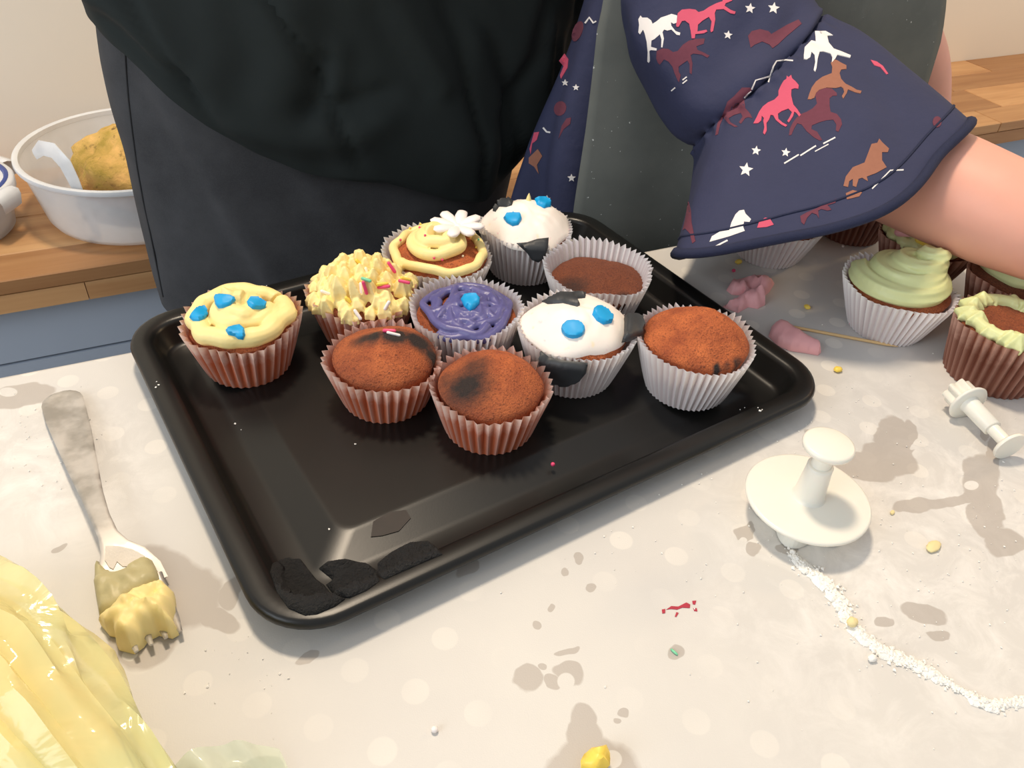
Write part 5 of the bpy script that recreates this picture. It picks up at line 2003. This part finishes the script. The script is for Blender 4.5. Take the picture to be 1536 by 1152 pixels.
# printed horses, stars and strokes lying on the cloth
A_ = lambda p: crop(1060, 90, 6.4, p)
B_ = lambda p: crop(940, 0, 6.4, p)
C_ = lambda p: crop(1180, 30, 5.486, p)
D_ = lambda p: crop(1000, 240, 4.2667, p)
G_ = lambda p: crop(1000, 0, 2.866, p)
E_ = lambda p: crop(780, 0, 3.717, p)
PR = [
    ('p_maroon', A_([(1040, 330), (1070, 290), (1130, 270), (1200, 275), (1250, 320), (1250, 345), (1210, 345), (1180, 370), (1180, 440), (1190, 500), (1250, 520), (1290, 570), (1300, 620), (1265, 690), (1240, 680), (1245, 620), (1215, 575), (1150, 580), (1080, 600), (1010, 630), (1005, 665), (1060, 690), (1110, 770), (1085, 775), (1030, 745), (960, 685), (910, 620), (870, 610), (840, 660), (815, 720), (790, 725), (800, 660), (830, 600), (860, 560), (905, 520), (960, 500), (1020, 465), (1060, 420)]), 0.0003),
    ('p_maroon', A_([(85, 725), (100, 620), (150, 530), (200, 400), (260, 350), (340, 265), (420, 265), (430, 300), (380, 345), (360, 380), (370, 460), (420, 520), (440, 560), (400, 550), (370, 560), (330, 615), (310, 600), (345, 545), (330, 510), (260, 530), (210, 560), (230, 600), (300, 640), (270, 645), (210, 610), (165, 550), (130, 620), (110, 715)]), 0.0003),
    ('p_maroon', B_([(285, 560), (290, 490), (340, 465), (400, 470), (445, 500), (490, 490), (540, 430), (600, 390), (660, 375), (750, 370), (740, 420), (670, 445), (680, 480), (730, 500), (795, 535), (775, 555), (720, 525), (640, 515), (615, 530), (632, 610), (625, 715), (605, 700), (605, 620), (585, 580), (540, 610), (500, 640), (500, 690), (520, 720), (505, 790), (490, 770), (460, 700), (440, 640), (400, 590), (360, 570), (320, 620), (300, 600)]), 0.0003),
    ('p_maroon', B_([(1165, 345), (1200, 300), (1280, 280), (1360, 300), (1390, 330), (1300, 400), (1230, 430), (1190, 460)]), 0.0003),
    ('p_maroon', B_([(1300, 400), (1400, 320), (1536, 240), (1650, 190), (1680, 230), (1536, 350), (1450, 430), (1400, 465), (1370, 430)]), 0.0004),
    ('p_tan', A_([(970, 380), (985, 330), (1010, 265), (1050, 210), (1110, 165), (1200, 130), (1205, 70), (1190, 30), (1215, 0), (1250, 5), (1290, 30), (1340, 55), (1340, 90), (1290, 95), (1275, 130), (1290, 185), (1330, 230), (1390, 260), (1440, 290), (1485, 300), (1475, 325), (1430, 315), (1355, 285), (1345, 320), (1310, 375), (1298, 350), (1320, 310), (1310, 275), (1290, 260), (1240, 272), (1150, 268), (1080, 290), (1050, 320), (1035, 365), (1000, 380)]), 0.00045),
    ('p_pink', A_([(450, 612), (480, 555), (505, 500), (540, 450), (590, 410), (650, 385), (690, 345), (690, 300), (715, 245), (740, 200), (765, 185), (768, 155), (785, 170), (812, 148), (820, 180), (850, 205), (885, 245), (880, 280), (845, 275), (815, 285), (812, 340), (825, 400), (835, 435), (870, 475), (905, 530), (890, 548), (860, 510), (843, 500), (830, 545), (790, 605), (775, 590), (800, 550), (820, 505), (785, 470), (720, 495), (685, 520), (690, 570), (730, 605), (775, 630), (760, 645), (720, 625), (665, 580), (640, 535), (615, 530), (600, 575), (575, 610), (578, 680), (558, 720), (543, 705), (555, 650), (545, 590), (550, 560), (530, 540), (525, 585), (495, 610)]), 0.0006),
    ('p_pink', B_([(475, 240), (485, 190), (490, 130), (530, 95), (600, 88), (660, 95), (690, 120), (740, 105), (790, 70), (860, 35), (920, 15), (925, -20), (1020, -20), (1010, 10), (950, 35), (940, 60), (1000, 100), (1045, 115), (1035, 137), (995, 130), (930, 90), (860, 95), (845, 130), (850, 190), (830, 300), (810, 312), (803, 295), (815, 210), (790, 165), (730, 200), (685, 240), (680, 305), (765, 288), (775, 305), (740, 322), (660, 330), (655, 370), (625, 370), (615, 300), (600, 230), (560, 200), (530, 205), (500, 258), (480, 260)]), 0.0006),
    ('p_white', B_([(115, 185), (135, 150), (150, 170), (200, 170), (235, 195), (250, 230), (290, 205), (330, 170), (390, 150), (430, 135), (485, 150), (480, 220), (450, 230), (425, 215), (430, 250), (470, 300), (515, 315), (510, 340), (480, 335), (430, 285), (390, 295), (360, 285), (345, 310), (358, 370), (345, 455), (332, 455), (335, 380), (320, 330), (270, 375), (240, 390), (235, 450), (290, 465), (288, 485), (235, 480), (220, 490), (225, 585), (215, 602), (202, 590), (205, 500), (195, 400), (175, 320), (160, 285), (130, 330), (115, 310), (122, 240)]), 0.0004),
    ('p_white', C_([(140, 325), (150, 225), (205, 170), (240, 180), (235, 95), (320, 95), (380, 130), (330, 135), (345, 190), (385, 240), (440, 260), (525, 295), (520, 315), (480, 305), (415, 290), (400, 320), (370, 355), (375, 310), (360, 280), (330, 270), (300, 262), (270, 265), (255, 320), (245, 400), (235, 430), (222, 415), (235, 350), (230, 290), (205, 265), (195, 310), (165, 328)]), 0.0007),
    ('p_pink', C_([(690, 330), (740, 345), (790, 380), (835, 445), (820, 450), (770, 390), (720, 375)]), 0.0004),
    ('p_tan', G_([(760, 800), (770, 760), (800, 720), (850, 700), (865, 660), (880, 620), (905, 615), (913, 597), (925, 612), (955, 640), (950, 655), (925, 655), (925, 690), (945, 720), (900, 745), (860, 760), (865, 780), (840, 765), (825, 770), (815, 805), (800, 800), (800, 770), (785, 780), (780, 805)]), 0.0004),
    ('p_tan', G_([(770, 832), (800, 818), (840, 828), (828, 845), (775, 858)]), 0.0004),
    ('p_maroon', G_(oval(1162, 525, 19, 24, 0, 12)), 0.0004),
    ('p_white', D_([(275, 525), (290, 490), (340, 460), (400, 450), (415, 400), (440, 350), (465, 325), (495, 320), (505, 345), (540, 380), (530, 398), (495, 395), (490, 430), (500, 455), (400, 490)]), 0.0004),
    ('p_pink', D_([(578, 435), (590, 400), (630, 370), (660, 375), (685, 415), (640, 430)]), 0.0004),
    ('p_maroon', D_([(105, 450), (120, 380), (140, 265), (155, 320), (160, 400), (185, 520), (165, 535), (150, 470), (120, 440)]), 0.0004),
    ('p_maroon', D_([(855, 360), (900, 335), (960, 310), (1085, 250), (1080, 275), (1030, 290), (1055, 320), (1030, 325), (990, 315), (970, 325), (975, 375), (960, 350), (930, 340), (900, 370), (880, 415), (862, 400)]), 0.0004),
]
for mt, poly, th in PR:
    put_patch('horse_print', poly, stree, th, M[mt], sl, step=3.0, sink=0.0)
for fn, lst in ((A_, ((475, 873, 47), (760, 890, 45), (378, 1055, 70))), (B_, ((1183, 82, 52), (1410, 80, 58), (972, 337, 44)))):
    for cx, cy, r_ in lst:
        put_patch('star_print', fn(star_poly(cx, cy, r_, -PI / 2 + 0.15)), stree, 0.0004, M['p_white'], sl, step=2.5, sink=0.0)


def stroke(pl, w_):
    L, R = [], []
    for i, p in enumerate(pl):
        a, b = pl[max(i - 1, 0)], pl[min(i + 1, len(pl) - 1)]
        d = math.hypot(b[0] - a[0], b[1] - a[1])
        nx, ny = -(b[1] - a[1]) / d * w_, (b[0] - a[0]) / d * w_
        L.append((p[0] + nx, p[1] + ny))
        R.append((p[0] - nx, p[1] - ny))
    return L + R[::-1]


for fn, pl, w_ in ((A_, [(430, 285), (470, 195), (540, 175), (605, 155)], 0.9), (A_, [(595, 215), (610, 150), (640, 60), (670, 10), (740, 0), (830, 8)], 0.9), (A_, [(745, 995), (885, 910)], 1.0),
                   (A_, [(900, 920), (970, 875), (1050, 825)], 1.0), (A_, [(1040, 880), (1170, 810)], 0.7), (A_, [(1120, 805), (1235, 745)], 1.0), (D_, [(1315, 185), (1370, 130), (1430, 68), (1515, 65)], 0.9),
                   (D_, [(315, 555), (350, 535), (390, 515)], 1.2), (D_, [(285, 588), (320, 570), (350, 550)], 1.0), (B_, [(430, 872), (465, 842)], 0.9), (B_, [(538, 768), (578, 738)], 0.9), (B_, [(538, 802), (580, 768)], 0.9),
                   (A_, [(360, 365), (400, 320), (425, 300)], 0.7)):
    put_patch('stroke_print', stroke(fn(pl), w_), stree, 0.0004, M['p_white'], sl, step=2.5, sink=0.0)
for mt, poly in (('p_pink', [(220, 340), (250, 300), (270, 330), (265, 380), (230, 440), (225, 420), (245, 370)]), ('p_maroon', oval(322, 175, 26, 60, 0.35, 12)), ('p_maroon', oval(225, 605, 34, 42, 0.3, 12)),
                 ('p_maroon', [(285, 655), (280, 690), (245, 720), (215, 775), (235, 700), (260, 660)]), ('p_pink', [(80, 740), (108, 735), (95, 780), (70, 800), (60, 860), (55, 830)]),
                 ('p_tan', [(50, 880), (100, 830), (125, 870), (95, 920), (105, 970), (80, 930), (50, 910)])):
    put_patch('horse_print', E_(poly), dtree, 0.0005, M[mt], dress, step=3.0, sink=0.0)
for cx, cy, r_ in ((253, 462, 19), (313, 488, 19), (287, 992, 23), (152, 1110, 22)):
    put_patch('star_print', E_(star_poly(cx, cy, r_)), dtree, 0.0006, M['p_white'], dress, step=2.5, sink=0.0)
for pl in ([(365, 130), (388, 98), (410, 128), (425, 118)], [(130, 712), (150, 735), (170, 738)]):
    put_patch('stroke_print', stroke(E_(pl), 1.2), dtree, 0.0006, M['p_white'], dress, step=2.5, sink=0.0)
